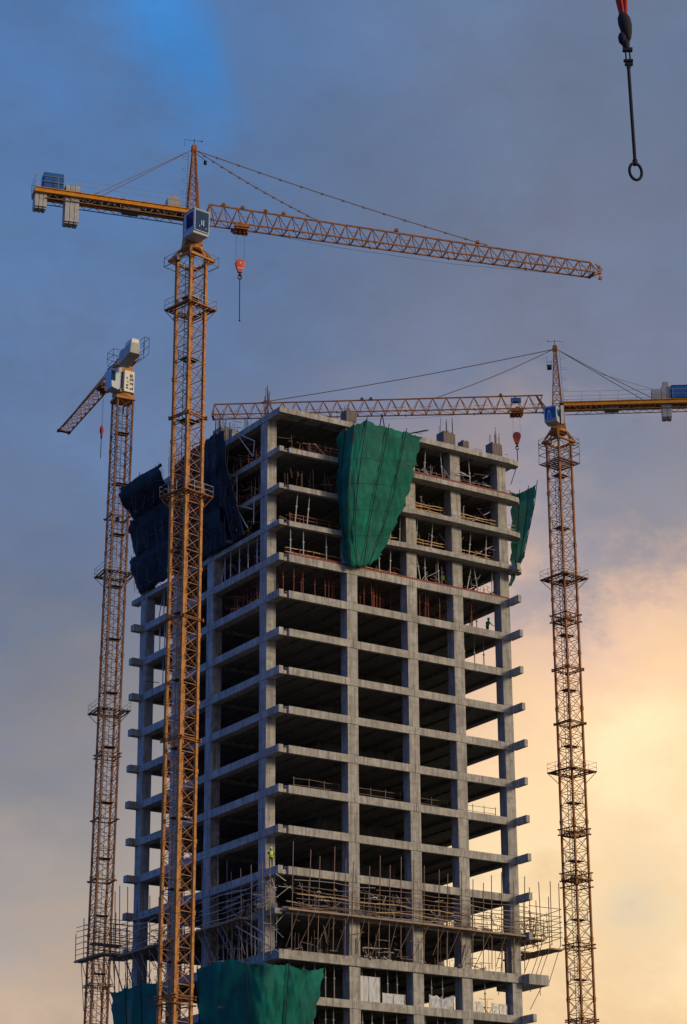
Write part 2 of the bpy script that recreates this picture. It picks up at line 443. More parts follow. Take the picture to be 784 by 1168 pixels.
# ------------------------------------------------------------------ guard rails
GR = {}
def guardrail(face, c0, c1, depth, k, mat, label, rails=(.35, .7, 1.05), post=1.3, pm=None, sag=.05, rr=.035, zoff=0):
    a, b = (c0, depth) if face == 'R' else (-1.05 + depth, c0)
    t = empty('guard_rail', W3(a, b, lev(k) + zoff), TH if face == 'R' else TH + PI / 2, label, 'guard rail', 'guard rails on the open floors')
    L = c1 - c0; rnd = random.Random(int(c0 * 13 + k * 7 + depth * 5)); n = max(1, round(L / post))
    for i in range(n + 1):
        x = L * i / n
        MB().bar((x, 0, 0), (x + rnd.uniform(-.04, .04), 0, rails[-1] + rnd.uniform(.05, .2)), .032, 4).build('post', pm or mat, t)
    for h in rails:
        pts = [(L * i / 4 - (.1 if i == 0 else 0) + (.1 if i == 4 else 0), .04, h + rnd.uniform(-sag, sag)) for i in range(5)]
        m = MB().path(pts, rr, 4); m.build('rail', mat, t)
    return t
guardrail('R', 2.6, 6.2, .7, 3, 'redprop', 'red tubular guard rail on the top storey, left of the big green net', (.3, .6, .9, 1.2), 1.2, pm='redprop')

o = MB().bar((0, 0, .1), (-1.5, .0, 1.2), .05, 4).build('timber_brace', 'timber', None); o.location = W3(4.5, .5, lev(3)); o.rotation_euler = (0, 0, TH)
tag(o, 'pale timber brace leaning across the red rail on the top storey', 'timber brace')
guardrail('R', 13.2, 18.2, .5, 3, 'brown', 'brown guard rail on the top storey right of the big green net', (.3, .65, 1.05), 1.3)
guardrail('R', 19.6, 25.8, .5, 3, 'brown', 'brown guard rail at the right end of the top storey', (.3, .65, 1.05), 1.2)
guardrail('R', 14.5, 17.9, .8, 2, 'timber', 'timber guard rail on the second storey just right of the big green net', (.45, .8, 1.15, 1.4), 1.6, pm='brown', rr=.045)
guardrail('R', 19.6, 23.6, .8, 2, 'timber', 'timber guard rail on the second storey, left of the right end column', (.3, .65, 1.0, 1.3), 1.8, pm='brown', rr=.045)
guardrail('R', 23.2, 26.2, .3, 2, 'timber', 'timber guard rail crossing in front of the end column on the second storey', (.35, .7, 1.1), 1.4, pm='brown', rr=.04)
guardrail('R', .6, 6.4, .8, 1, 'redprop', 'red guard rail with pale top on the third storey beside the near corner', (.35, .75, 1.05), 1.3, rr=.04)
guardrail('R', 11.6, 13.0, .8, 1, 'timber', 'short timber guard rail on the third storey at the edge of the green net', (.4, .9), 1.2, pm='brown', rr=.045)
guardrail('R', 14.6, 18.2, .8, 1, 'timber', 'timber guard rail on the third storey with four rows, second bay from the right end', (.3, .65, 1.0, 1.3), 1.6, pm='brown', rr=.045)
guardrail('R', 19.5, 24.0, .9, 1, 'timber', 'timber guard rail on the third storey in the bay at the right end', (.5, .85, 1.2), 2.0, pm='brown', rr=.045)
guardrail('R', .2, 6.2, .9, 0, 'timber', 'timber guard rail on the fourth storey above the red edge strip, beside the near corner', (.6, .98), 1.5, pm='redprop', rr=.04)
guardrail('R', 8.9, 12.9, .9, 0, 'timber', 'timber guard rail on the fourth storey below the big green net', (.3, .65), 1.5, pm='redprop', rr=.04)
guardrail('R', 1.4, 6.2, 1.4, -6, 'brown', 'thin grey guard rail on the tenth storey beside the near corner', (.55, 1.1), 1.5, rr=.025)
guardrail('R', 8.0, 12.8, 1.4, -6, 'brown', 'thin grey guard rail on the tenth storey, second bay from the near corner', (.55, 1.1), 1.6, rr=.025)
guardrail('R', 14.6, 18.2, 1.6, -6, 'brown', 'thin grey guard rail on the tenth storey, third bay from the near corner', (.55, 1.1), 1.8, rr=.025)
guardrail('R', 19.8, 23.7, 1.6, -6, 'brown', 'thin grey guard rail on the tenth storey against the yellow sky', (.55, 1.1), 1.4, rr=.025)
guardrail('L', 3.8, 8.4, .6, 2, 'redprop', 'dark red guard rail on the second storey of the left-hand face', (.5, 1.0), 1.4)
guardrail('L', 3.8, 9.4, .6, 3, 'redprop', 'dark red guard rail on the top storey of the left-hand face', (.5, 1.0, 1.4), 1.4)
guardrail('R', 20.3, 23.2, 2.0, 4, 'steel', 'thin wire rail standing on the roof near the right end', (.6, 1.0), 1.4, rr=.012)

# ------------------------------------------------------------------ nets
ALT = {'green': ('green2', 'green3'), 'greenthin': ('greenthin2',), 'navynet': ('navynet2',)}
M['green2'] = net_mat('green_net_b', (.003, .13, .095), (.005, .21, .15), .3, .98)
M['green3'] = net_mat('green_net_c', (.003, .22, .15), (.008, .34, .23), .5, .91)
M['greenthin2'] = net_mat('green_net_thin_b', (.003, .18, .14), (.006, .28, .21), .5, .88)
M['navynet2'] = net_mat('dark_net_b', (.003, .005, .007), (.009, .013, .019), .2, .97)
def grid_net(name, cols, mat, label, poles, sub=4, wr=.12, cat='safety net', group='green safety nets', pole_mat='dark', seed=1, battens=()):
    t = empty(name, W3(*cols[0][-1]), TH, label, cat, group)
    base = Vector(cols[0][-1])
    nc, nr = len(cols), len(cols[0])
    def cr(p0, p1, p2, p3, s): return .5 * ((2 * p1) + (p2 - p0) * s + (2 * p0 - 5 * p1 + 4 * p2 - p3) * s * s + (3 * p1 - p0 - 3 * p2 + p3) * s ** 3)
    V = [[Vector(p) - base for p in c] for c in cols]
    def rowpt(j, u):   # linear between poles, smooth along rows
        i = min(int(u), nc - 2); s = u - i
        return V[i][j].lerp(V[i + 1][j], s)
    def pt(u, v):
        j = min(int(v), nr - 2); s = v - j
        g = lambda q: rowpt(max(0, min(nr - 1, q)), u)
        return cr(g(j - 1), g(j), g(j + 1), g(j + 2), s)
    NU, NV = (nc - 1) * sub * 2, (nr - 1) * sub * 2
    vs = []
    for jj in range(NV + 1):
        for ii in range(NU + 1):
            u = ii / (sub * 2); v = jj / (sub * 2)
            p = pt(u, v)
            q = Vector((p.x * .9, p.y * .9, p.z * .45 + seed * 9))
            fu = u - int(u)
            belly = math.sin(PI * fu) * .1
            q2 = Vector((p.x * 2.6, p.y * 2.6, p.z * .9 + seed))
            n = noise.noise(q) * wr * 1.6 + noise.noise(q * 3.1) * wr * .9
            p = p + Vector((n * .3 + 0, n - belly * .5, n * .3))
            if jj == 0: p.z -= math.sin(PI * fu) * .14
            vs.append(p)
    # ragged free edges
    er = random.Random(seed + 50); w0 = NU + 1
    for ii in range(w0):
        vs[ii] = vs[ii] + Vector((0, 0, er.uniform(-.1, .06))); vs[NV * w0 + ii] = vs[NV * w0 + ii] + Vector((0, 0, er.uniform(-.22, .12)))
    for jj in range(NV + 1):
        ex = math.sin(jj * 1.3 + seed) * .09 + er.uniform(-.07, .07)
        for k_ in (0, NU): vs[jj * w0 + k_] = vs[jj * w0 + k_] + Vector((ex, 0, 0))
    m = MB(); fs = []
    w = NU + 1
    for j in range(NV):
        for i in range(NU):
            fs.append((j * w + i, j * w + i + 1, (j + 1) * w + i + 1, (j + 1) * w + i))
    m.add(vs, fs)
    o = m.build('netting', mat, t, smooth=True)
    for alt in ALT.get(mat, ()): o.data.materials.append(M[alt])
    pr = random.Random(seed * 5 + 1); na = 1 + len(ALT.get(mat, ())); pan = {}
    for fi, poly in enumerate(o.data.polygons):
        j, i = divmod(fi, NU); key = (i // (sub * 2), int(j / (sub * 2) * 1.35 + .4))
        if key not in pan: pan[key] = pr.randrange(na)
        poly.material_index = pan[key]
    so = o.modifiers.new('thick', 'SOLIDIFY'); so.thickness = .012
    for i in poles:
        pts = [V[i][j] + Vector((-.06, -.2, 0)) for j in range(nr)]
        d = (pts[0] - pts[1]).normalized()
        pts = [pts[0] + d * .25] + pts
        MB().path(pts, .038, 5).build('pole', pole_mat, t)
    for v in battens:
        pts = [pt(i * .5, v) + Vector((-.06, -.14, 0)) for i in range((nc - 1) * 2 + 1)]
        MB().path(pts, .016, 4).build('batten', 'seam' if pole_mat == 'dark' else pole_mat, t)
    return t
big = [[(5.14, -0.1, 86.31), (5.32, -0.1, 83.43), (5.21, -0.1, 80.61), (5.57, -0.1, 77.21), (5.84, -0.1, 73.99)], [(5.05, -1.6, 86.39), (4.93, -1.3, 82.95), (4.85, -1.1, 80.21), (5.31, -0.8, 76.94), (5.96, -0.5, 73.47)], [(5.25, -2.8, 86.54), (5.02, -2.5, 82.74), (4.97, -2.1, 79.91), (5.36, -1.6, 76.71), (6.21, -0.7, 73.37)], [(6.45, -3.2, 87.11), (5.99, -2.8, 83.02), (5.9, -2.3, 80.04), (5.97, -1.7, 76.79), (6.82, -0.8, 73.45)], [(8.91, -3.2, 86.94), (8.34, -2.8, 83.16), (7.95, -2.3, 80.45), (7.53, -1.7, 77.09), (7.5, -0.8, 73.58)], [(10.9, -3.2, 86.93), (10.32, -2.8, 83.58), (9.92, -2.3, 80.58), (9.26, -1.6, 77.45), (8.18, -0.8, 73.87)], [(12.7, -3.2, 86.79), (12.32, -2.8, 84.17), (11.88, -2.2, 81.45), (10.71, -1.5, 77.94), (9.23, -0.7, 74.61)]]
grid_net('safety_net', big, 'green', 'largest green safety net, tapering bag hung from the roof down the right-hand face', (1, 2, 3, 4, 5), battens=(.9, 1.7, 2.5, 3.2), wr=.13, sub=5)
rn = [[(26.57, 1.5, 85.52), (26.57, 1.5, 82.85), (26.47, 1.5, 80.08), (26.38, 1.5, 77.79), (26.09, 1.5, 75.67)], [(27.12, 0.8, 85.32), (26.9, 0.8, 82.69), (26.58, 0.8, 79.89), (26.28, 0.8, 77.57), (25.88, 0.8, 75.61)], [(27.45, -0.2, 85.52), (27.13, -0.2, 82.88), (26.58, -0.2, 80.04), (26.06, -0.2, 77.69), (25.35, -0.2, 75.58)], [(27.94, -1, 85.92), (27.51, -1, 83.44), (26.75, -1, 80.74), (26.0, -1, 77.89), (24.97, -1, 75.91)]]
grid_net('safety_net', rn, 'greenthin', 'narrow green safety net hanging off the right end of the upper floors', (1, 2, 3), battens=(1.1, 2.1, 3.0), seed=2, wr=.1)
bn = [[(-3.5, 9.59, 37.18), (-3.3, 9.68, 33.77), (-3.0, 9.64, 30.01)], [(-3.7, 6.02, 37.25), (-3.5, 6.12, 33.29), (-3.0, 6.13, 29.23)], [(-4.0, 2.66, 37.1), (-3.7, 2.94, 32.85), (-3.1, 3.58, 28.57)], [(-4.3, -0.06, 36.3), (-3.9, 0.12, 32.47), (-3.2, 0.66, 28.09)],
      [(-2.91, -1.2, 36.11), (-2.74, -1.1, 32.4), (-2.43, -0.9, 28.11)], [(-0.86, -1.4, 36.26), (-1.05, -1.3, 32.51), (-1.2, -1.0, 28.32)], [(0.56, -1.5, 35.93), (0.28, -1.4, 32.6), (0.09, -1.0, 28.55)], [(2.77, -1.5, 36.19), (1.94, -1.4, 32.72), (0.87, -1.0, 28.75)]]
grid_net('safety_net', bn, 'greenthin', 'wide green safety net wrapped round the near corner at the bottom of the picture', (0, 3, 5), battens=(), seed=3, wr=.16, sub=6)
bl = [[(-3.6, 25.58, 37.28), (-3.3, 25.6, 34.5), (-3.0, 25.7, 30.86)], [(-3.6, 22.98, 37.32), (-3.3, 23.1, 34.5), (-3.0, 23.28, 30.58)], [(-3.6, 19.93, 37.38), (-3.3, 20.2, 34.5), (-3.0, 20.42, 30.64)], [(-3.6, 15.61, 37.02), (-3.3, 16.1, 34.5), (-3.0, 16.47, 30.57)]]
grid_net('safety_net', bl, 'green', 'green safety net at the bottom left, between the rear and front crane masts', (1, 2), seed=4, wr=.15)
# dark netting on the left-hand face: three bulging tiers stepping in downwards
def dark_cols(bs, prof, tops):
    out = []
    for b, zt in zip(bs, tops):
        col = []
        for i, (off, z, sh) in enumerate(prof):
            col.append((-1.05 - off, b + sh, z + (zt if i == 0 else 0)))
        out.append(col)
    return out
def dark_net(bs, prof, tops, label, seed, poles):
    grid_net('safety_net', dark_cols(bs, prof, tops), 'navynet', label, poles, seed=seed, wr=.42, group='dark safety nets', pole_mat='navytube', battens=[.3, .75, 1.2, 1.6, 2.2, 2.6][:4 if len(prof) < 4 else 6])
l1, l2, l3, l4 = lev(1), lev(2), lev(3), lev(4)
dark_net([25.9, 22.0, 17.4], [(2.9, l4 - .3, 0), (2.9, l4 - 1.7, 0), (1.2, l3 + .5, 0)], [0, .1, -.1], 'topmost bulging tier of dark blue safety net, high on the left-hand face', 11, (0, 1))
dark_net([26.6, 22.0, 17.4, 13.2], [(.9, l3 + .9, 0), (1.5, l3 - .2, 0), (.7, l2 + .4, -.3)], [0, 0, 0, 0], 'dark blue safety net on the left-hand face, middle tier above the lowest one', 12, (0, 1, 2))
dark_net([27.4, 22.0, 17.4, 13.2, 9.6], [(.7, l2 + .6, 0), (1.0, l2 - .9, -.6), (.25, l1 + .1, -1.2)], [0, 0, 0, 0, 0], 'dark blue safety net on the left-hand face, lowest tier reaching down to the slab edge', 13, (0, 1, 2, 3))
dark_net([17.4, 13.2, 9.0, 7.0], [(1.6, l4 + .1, .4), (1.6, l3 + .2, .2), (.7, l2 + .2, -.3), (.2, l1 + .2, -.9)], [-.6, .0, .1, -.2], 'dark blue safety net right of the front mast, hung from roof to slab edge', 14, (0, 1, 2, 3))

# sheeting that closes the right side and back of the upper storeys
for k, mt, lb in ((3, 'navynet', 'dark sheeting closing the right side of the top storey'), (2, 'navynet', 'dark sheeting closing the right side of the second storey'),
                  (1, 'navynet', 'dark sheeting closing the right side of the third storey'), (0, 'navynet', 'dark sheeting inside the right end of the fourth storey'), (0, 'greenthin', 'teal sheeting beside the right end column on the fourth storey')):
    bs = [1.9, 3.6, 6.5, 10.0, 14.0, 19.0]
    if k == 0: bs = [1.6, 3.4, 5.0] if mt == 'greenthin' else [5.2, 9.0, 14, 19]
    zt_ = lev(k + 1) - .75; drop = 1.2 if mt == 'greenthin' else 0
    cols = [[(24.55, b, zt_ - drop), (24.6, b, lev(k) + 1.2), (24.5, b, lev(k) + .03)] for b in bs]
    grid_net('sheeting', cols, mt, lb, (), seed=20 + k, wr=.12, cat='sheeting', group='sheeting inside the upper storeys')
# white tube brackets on the left-hand face
def bracket(pts, label, z0):
    b0 = pts[0]
    t = empty('tube_bracket', W3(-1.25, b0[0], b0[1]), TH, label, 'bracket', 'pale tube brackets beside the near corner')
    for (x, y) in [(p, q) for p, q in zip(pts[:-1], pts[1:])]:
        MB().bar((0, x[0] - b0[0], x[1] - b0[1]), (0, y[0] - b0[0], y[1] - b0[1]), .05, 5).build('tube', 'galv', t)
bracket([(4.39, 84.37), (7.61, 87.87), (4.18, 85.88), (4.39, 84.37)], 'triangular pale tube bracket on the top storey of the left-hand face', 0)
bracket([(10.19, 84.78), (7.36, 83.32), (7.34, 77.85), (7.36, 83.32), (8.8, 81.83), (10.19, 84.78)], 'tall pale tube bracket at the edge of the dark netting, second storey', 0)
bracket([(5.33, 77.58), (7.63, 80.57), (4.4, 79.11)], 'pale tube bracket above the slab edge on the third storey of the left-hand face', 0)
bracket([(4.18, 80.35), (4.22, 77.58)], 'single upright pale tube beside the near corner column on the third storey', 0)

# ------------------------------------------------------------------ scaffolds
def scaffold(name, label, origin, poles, ledgers, braces, decks, pm='brown', lm='brown', group='tube scaffolds round the lower floors'):
    """origin (a,b,z); the rest in offsets from it"""
    t = empty(name, W3(*origin), TH, label, 'scaffold', group)
    for p, q in poles: MB().bar(p, q, .042, 5).build('pole', pm, t)
    for pts, mt in ledgers: MB().path(pts, .034, 5).build('ledger', mt, t)
    for pts in braces: MB().path(pts, .034, 5).build('brace', lm, t)
    for x0, x1, y0, y1, z, th in decks:
        m = MB(); n = max(2, int((y1 - y0) / .28))
        nx = max(1, round((x1 - x0) / 3.2)); rr = random.Random(int(x0 * 7 + z * 3))
        for j in range(nx):
            for i in range(n):
                a0 = x0 + (x1 - x0) * j / nx; a1 = x0 + (x1 - x0) * (j + 1) / nx
                dz = rr.uniform(-.03, .03)
                m.box(a0 + .01 - rr.uniform(0, .1), a1 - .01, y0 + (y1 - y0) * i / n + .008, y0 + (y1 - y0) * (i + 1) / n - .008, z - th + dz, z + dz)
        m.build('deck', 'deckwood', t)
    return t
rnd = random.Random(21)
# right-hand face
zb = lev(-10); zd = lev(-9) - .35 - zb; zt = lev(-8) - zb
P = []; Lg = []; Br = []
for i in range(21):
    a = .05 + i * 1.24 + rnd.uniform(-.3, .3)
    top = zt + rnd.choice([.3, .8, 1.2, 1.9, 1.5]) + rnd.uniform(-.2, .2)
    P.append(((a, -.75, 0 - rnd.uniform(-.1, .35)), (a + rnd.uniform(-.06, .06), -1.15 + rnd.uniform(-.1, .1), top)))
    if i % 2: P.append(((a + .4, -.25, zd), (a + .45, -.25, zd + 2.4 + rnd.uniform(-.3, .5))))
for h in (.3, .6, .95, 1.3, 1.7, 2.1, 2.6):
    for s0 in (0, 8.4, 16.6):
        pts = [(s0 + i * 2.1 + rnd.uniform(-.2, .2), -1.2, zd + h + rnd.uniform(-.12, .12)) for i in range(5)]
        Lg.append((pts, rnd.choice(['brown', 'brown', 'steel', 'brown', 'timber'])))
for h in (.35, .8, 1.5):
    for s0 in (0, 12.4):
        pts = [(s0 + i * 3.1 + rnd.uniform(-.3, .3), -.2, zd + h + rnd.uniform(-.15, .15)) for i in range(5)]
        Lg.append((pts, rnd.choice(['brown', 'brown', 'deckwood'])))
for i in range(15):
    a = .3 + i * 1.7
    Br.append([(a, -1.25, zd), (a - rnd.uniform(.2, 1.3), -.3, .1 + rnd.uniform(0, .8))])
scaffold('scaffold', 'long brown tube scaffold with timber deck along the right-hand face', (0, 0, zb), P, Lg, Br,
         [(-.8, 25.0, -1.35, -.02, zd + .05, .16)])
# right end, cantilevered
P = []; Lg = []; Br = []
for a, b in ((0, -1.2), (1.2, -1.3), (2.4, -1.3), (3.4, -1.3), (3.6, .6), (3.6, 2.4), (3.6, 4.4), (.3, 2.2), (1.8, 4.8), (2.6, 6.2)):
    P.append(((a, b, zd - .6 - (.4 if b > 0 else 0)), (a + rnd.uniform(-.08, .08), b + rnd.uniform(-.1, .1), zt + rnd.uniform(.2, 1.5))))
for h in (.1, .55, 1.0, 1.5, 2.0, 2.7):
    Lg.append(([(-.2, -1.35, zd + h + .1), (1.5, -1.35, zd + h + rnd.uniform(-.1, .1)), (3.6, -1.35, zd + h + .12), (3.7, 1.5, zd + h), (3.7, 5, zd + h - .05)], 'brown'))
    Lg.append(([(.2, .6, zd + h), (3.6, .6, zd + h + rnd.uniform(-.15, .15))], 'brown'))
    Lg.append(([(.3, 2.9, zd + h), (3.6, 2.9, zd + h + rnd.uniform(-.15, .15))], 'brown'))
for a, b in ((3.4, -1.3), (2.3, -1.3), (1.3, -1.3), (3.6, 1.4), (3.6, 3.4), (2.6, 5.0)):
    Br.append([(a, b, zd - .5), (a - 1.0 - rnd.uniform(0, .5), b + .5, -.4 - rnd.uniform(0, .8))])
Br.append([(1.6, -.6, -1.0), (.2, -.6, -3.2)]); Br.append([(2.0, .2, -.9), (2.0, .2, -1.7)])
for i in range(14):
    Br.append([(rnd.uniform(0, 3.5), rnd.uniform(0, 5), zd - .5), (rnd.uniform(0, 3.5), rnd.uniform(0, 5), zd + 1.8)])
scaffold('scaffold', 'dark scaffold jutting out past the right end of the tower against the yellow sky', (25.15, 0, zb), P, Lg, Br,
         [(0, 1.7, -1.3, 5.5, zd - .1, .14), (2.2, 3.75, -1.3, 6.0, zd - .85, .14), (.2, 2.2, 1.4, 2.6, zd - .8, .14)], lm='brown')
# left-hand face
P = []; Lg = []; Br = []
for i in range(20):
    b = -1.0 + i * 1.5 + rnd.uniform(-.4, .4)
    P.append(((-1.3, b, -.9 + rnd.uniform(-.4, .3)), (-1.5, b + rnd.uniform(-.1, .1), zt + rnd.choice([-.6, .6, 1.3, 2.2, 2.6, .2]))))
for h in (.3, .7, 1.1, 1.6, 2.2, 2.7):
    for s0 in (-1.2, 3.0, 11, 19):
        Lg.append(([(-1.55, s0 + i * 2.0, zd + h + rnd.uniform(-.15, .15)) for i in range(5)], rnd.choice(['brown', 'galv', 'steel'])))
for i in range(13):
    b = 4 + i * 1.75
    Br.append([(-1.5, b + rnd.uniform(.4, 1.6), zd), (-1.1, b - rnd.uniform(0, 2), rnd.uniform(-.6, .4))])
scaffold('scaffold', 'tube scaffold along the left-hand face behind the front crane mast', (-1.05, 0, zb), P, Lg, Br,
         [(-1.6, -.05, 3.6, 28, zd - .1, .2)], pm='brown', lm='steel')
# far left corner, seen through the rear mast
P = []; Lg = []; Br = []
for a, b in ((-3.8, 0), (-3.9, 2.0), (-3.9, 4), (-2.6, 0), (-1.5, 0), (-.4, 0), (-2.4, 4), (-1, 4), (-1.8, 2), (-.3, 2), (-3.95, 5.6), (-2.6, 5.6)):
    P.append(((a, b, zd - .2), (a + rnd.uniform(-.08, .08), b, zd + rnd.choice([2.6, 3.2, 3.9, 5.0]))))
for h in (.05, .55, 1.05, 1.6, 2.2, 2.8, 3.2):
    Lg.append(([(-3.95, 5.6, zd + h), (-3.9, 2, zd + h + rnd.uniform(-.08, .08)), (-3.8, 0, zd + h), (0, 0, zd + h + rnd.uniform(-.1, .1))], 'brown'))
    Lg.append(([(-3.9, 4, zd + h), (0, 4, zd + h + rnd.uniform(-.1, .1))], 'brown'))
    Lg.append(([(-3.9, 2, zd + h), (0, 2, zd + h + rnd.uniform(-.1, .1))], 'brown'))
for a, b in ((-3.8, 0), (-2.6, .5), (-3.9, 2.5), (-3.9, 4.5), (-1.6, 0), (-1.5, 2.5), (-2, 4.5), (-.8, 1.2)):
    Br.append([(a, b, zd - .1), (a + 1.2, b - .6, -1.0)])
    Br.append([(a, b, zd - .1), (a + .3, b - .3, -1.6)])
scaffold('scaffold', 'dark scaffold jutting out at the far left corner behind the rear crane mast', (-.35, 26.2, zb), P, Lg, Br,
         [(-4.0, -3.1, -.1, 5.8, zd, .12), (-3.05, 0, -.1, .9, zd, .12), (-3.05, 0, 3.6, 4.5, zd + 1.6, .12)], lm='brown')
# loose long tubes leaning at the near corner
def tube(p, q, label, mat='galv', r=.055, group=None):
    o = bpy.data.objects.new('leaning_tube', MB().bar((0, 0, 0), Vector(q) - Vector(p), r, 6).mesh('leaning_tube', mat)); C.objects.link(o)
    o.location = W3(*p); o.rotation_euler = (0, 0, TH); tag(o, label, 'steel tube', group)
zz = lev(-10)
tube((-2.2, 5.2, zz + 3.6), (-1.5, .6, zz + 1.0), 'upper pale tube leaning across the near corner column above the bottom net')
tube((-2.3, 5.0, zz + 2.6), (-1.2, -.3, zz - .6 + .3), 'lower pale tube leaning across the near corner, ending by the lit beam end')
tube((-2.2, 5.4, zz + 2.0), (-1.3, 1.0, zz - .6), 'thin dark tube below the two pale leaning tubes', 'brown', .04)
tube((12.3, -3.0, 87.2), (14.6, -1.6, 88.4), 'dark pole sticking out right from the top of the big green net', 'dark', .07)
tube((13.0, -.5, 88.05), (14.2, -1.8, 88.25), 'dark short strut under the pole at the top of the big green net', 'dark', .06)
tube((9.9, -.2, 87.95), (10.2, -.3, 89.6), 'left one of two dark upright struts on the roof behind the big green net', 'dark', .05)
tube((10.6, -.2, 87.95), (10.2, -.3, 89.6), 'right one of two dark upright struts on the roof behind the big green net', 'dark', .05)

# ------------------------------------------------------------------ boards on the lowest storey
def board(name, a0, a1, b, k, h, label, folds=0, mat='board'):
    t = thing(name, a0, b, lev(k), label, 'board')
    n = 10; m = MB(); rr = random.Random(int(a0 * 5))
    L = a1 - a0
    vs = []; fs = []
    for j in range(5):
        for i in range(n + 1):
            x = L * i / n; z = .03 + h * j / 4
            if folds and j == 4: z += -.12 * math.sin(i * 1.1) * folds - (.25 * folds if 4 <= i <= 6 else 0)
            vs.append((x, (rr.uniform(-.05, .05) * (1 + folds)), z))
    for j in range(4):
        for i in range(n): fs.append((j * (n + 1) + i, j * (n + 1) + i + 1, (j + 1) * (n + 1) + i + 1, (j + 1) * (n + 1) + i))
    m.add(vs, fs); o = m.build('sheet', mat, t)
    so = o.modifiers.new('t', 'SOLIDIFY'); so.thickness = .04
    MB().box(-.05, .0, -.03, .05, 0, h + .06).box(L, L + .05, -.03, .05, 0, h + .06).box(L * .48, L * .48 + .04, -.06, -.03, 0, h).build('frame', 'steel', t)
board('white_board', 7.6, 9.75, .6, -11, 2.25, 'tall white sheeted panel standing on the lowest full storey beside the second column')
board('white_board', 10.1, 12.4, .6, -11, .95, 'low white panel right of the tall white one on the same floor')
board('white_board', 15.1, 17.7, .6, -11, 1.2, 'creased white sheet hung between the third and fourth columns', 1)
board('white_board', 19.6, 20.9, .6, -11, 1.0, 'low beige panel near the right end, left of the pair', 0, 'creamw')
board('white_board', 22.0, 23.6, .6, -11, 1.0, 'low beige panel next to the right end column', 0, 'creamw')
board('grey_tarpaulin', 7.7, 8.9, -.25, -10, .1, 'blue-grey cloth hung over the beam above the tall white panel', 1, 'steel')

def clutter(face, c0, c1, d0, d1, k, n, hmax, mat, label, seed, zoff=0):
    rr = random.Random(seed); m = MB()
    for i in range(n):
        c = rr.uniform(c0, c1); d = rr.uniform(d0, d1)
        a, b = (c, d) if face == 'R' else (-1.05 + d, c)
        z = lev(k) + zoff + .02; L = rr.uniform(.3, 1.6); an = rr.uniform(0, PI)
        r = rr.random()
        if r < .62:
            h = rr.uniform(0, hmax); h2 = h + rr.choice([0, 0, 1, -1]) * rr.uniform(0, hmax * .6); h2 = max(0, min(hmax, h2))
            m.bar(W3(a, b, z + h), W3(a + L * math.cos(an), b + L * math.sin(an) * .4, z + h2), rr.uniform(.022, .046), 4)
        elif r < .92: m.bar(W3(a, b, z), W3(a + rr.uniform(-.2, .2), b, z + rr.uniform(.4, 1) * hmax), .03, 4)
        else:
            p = W3(a, b, z); w = rr.uniform(.1, .35); m.box(p[0] - w, p[0] + w, p[1] - w * .6, p[1] + w * .6, z, z + rr.uniform(.1, .5))
    o = m.build('building_materials', mat, None); tag(o, label, 'building materials', kind='stuff')
clutter('L', 6.0, 26.5, -1.9, -.2, 1, 60, 3.2, 'navytube', 'dark poles tangled in the lowest dark netting of the left face', 50)
clutter('L', 6.0, 26.5, -2.4, -.4, 2, 60, 3.2, 'navytube', 'dark poles tangled in the middle dark netting of the left face', 51)
clutter('L', 7.0, 26.5, -3.2, -.6, 3, 70, 3.4, 'navytube', 'dark poles tangled in the top dark netting of the left face', 52)
clutter('L', 6.5, 19.0, -1.2, .8, 4, 46, 1.3, 'brown', 'ragged tubes and boards along the left roof edge', 53, -.2)
clutter('R', 8.0, 25.5, -.3, 1.6, 4, 40, .9, 'brown', 'ragged tubes and boards along the right-hand roof edge', 54)
clutter('R', 1.0, 6.0, .6, 2.0, 3, 26, 1.4, 'redprop', 'tangle of red bars behind the rail left of the big green net', 55)
clutter('R', 14.0, 25.0, .6, 2.4, 2, 44, 1.5, 'brown', 'dark tubes and boards behind the rails of the second storey', 56)
clutter('R', 12.0, 24.0, .6, 2.4, 1, 44, 1.4, 'brown', 'dark tubes and boards behind the rails of the third storey', 57)
clutter('R', 9.0, 24.0, .5, 2.4, 0, 50, 1.2, 'redprop', 'red bars and boards along the fourth storey floor', 58)
clutter('R', .8, 6.2, .6, 2.0, 1, 20, 1.1, 'brown', 'dark tubes behind the red rail of the third storey near the corner', 59)
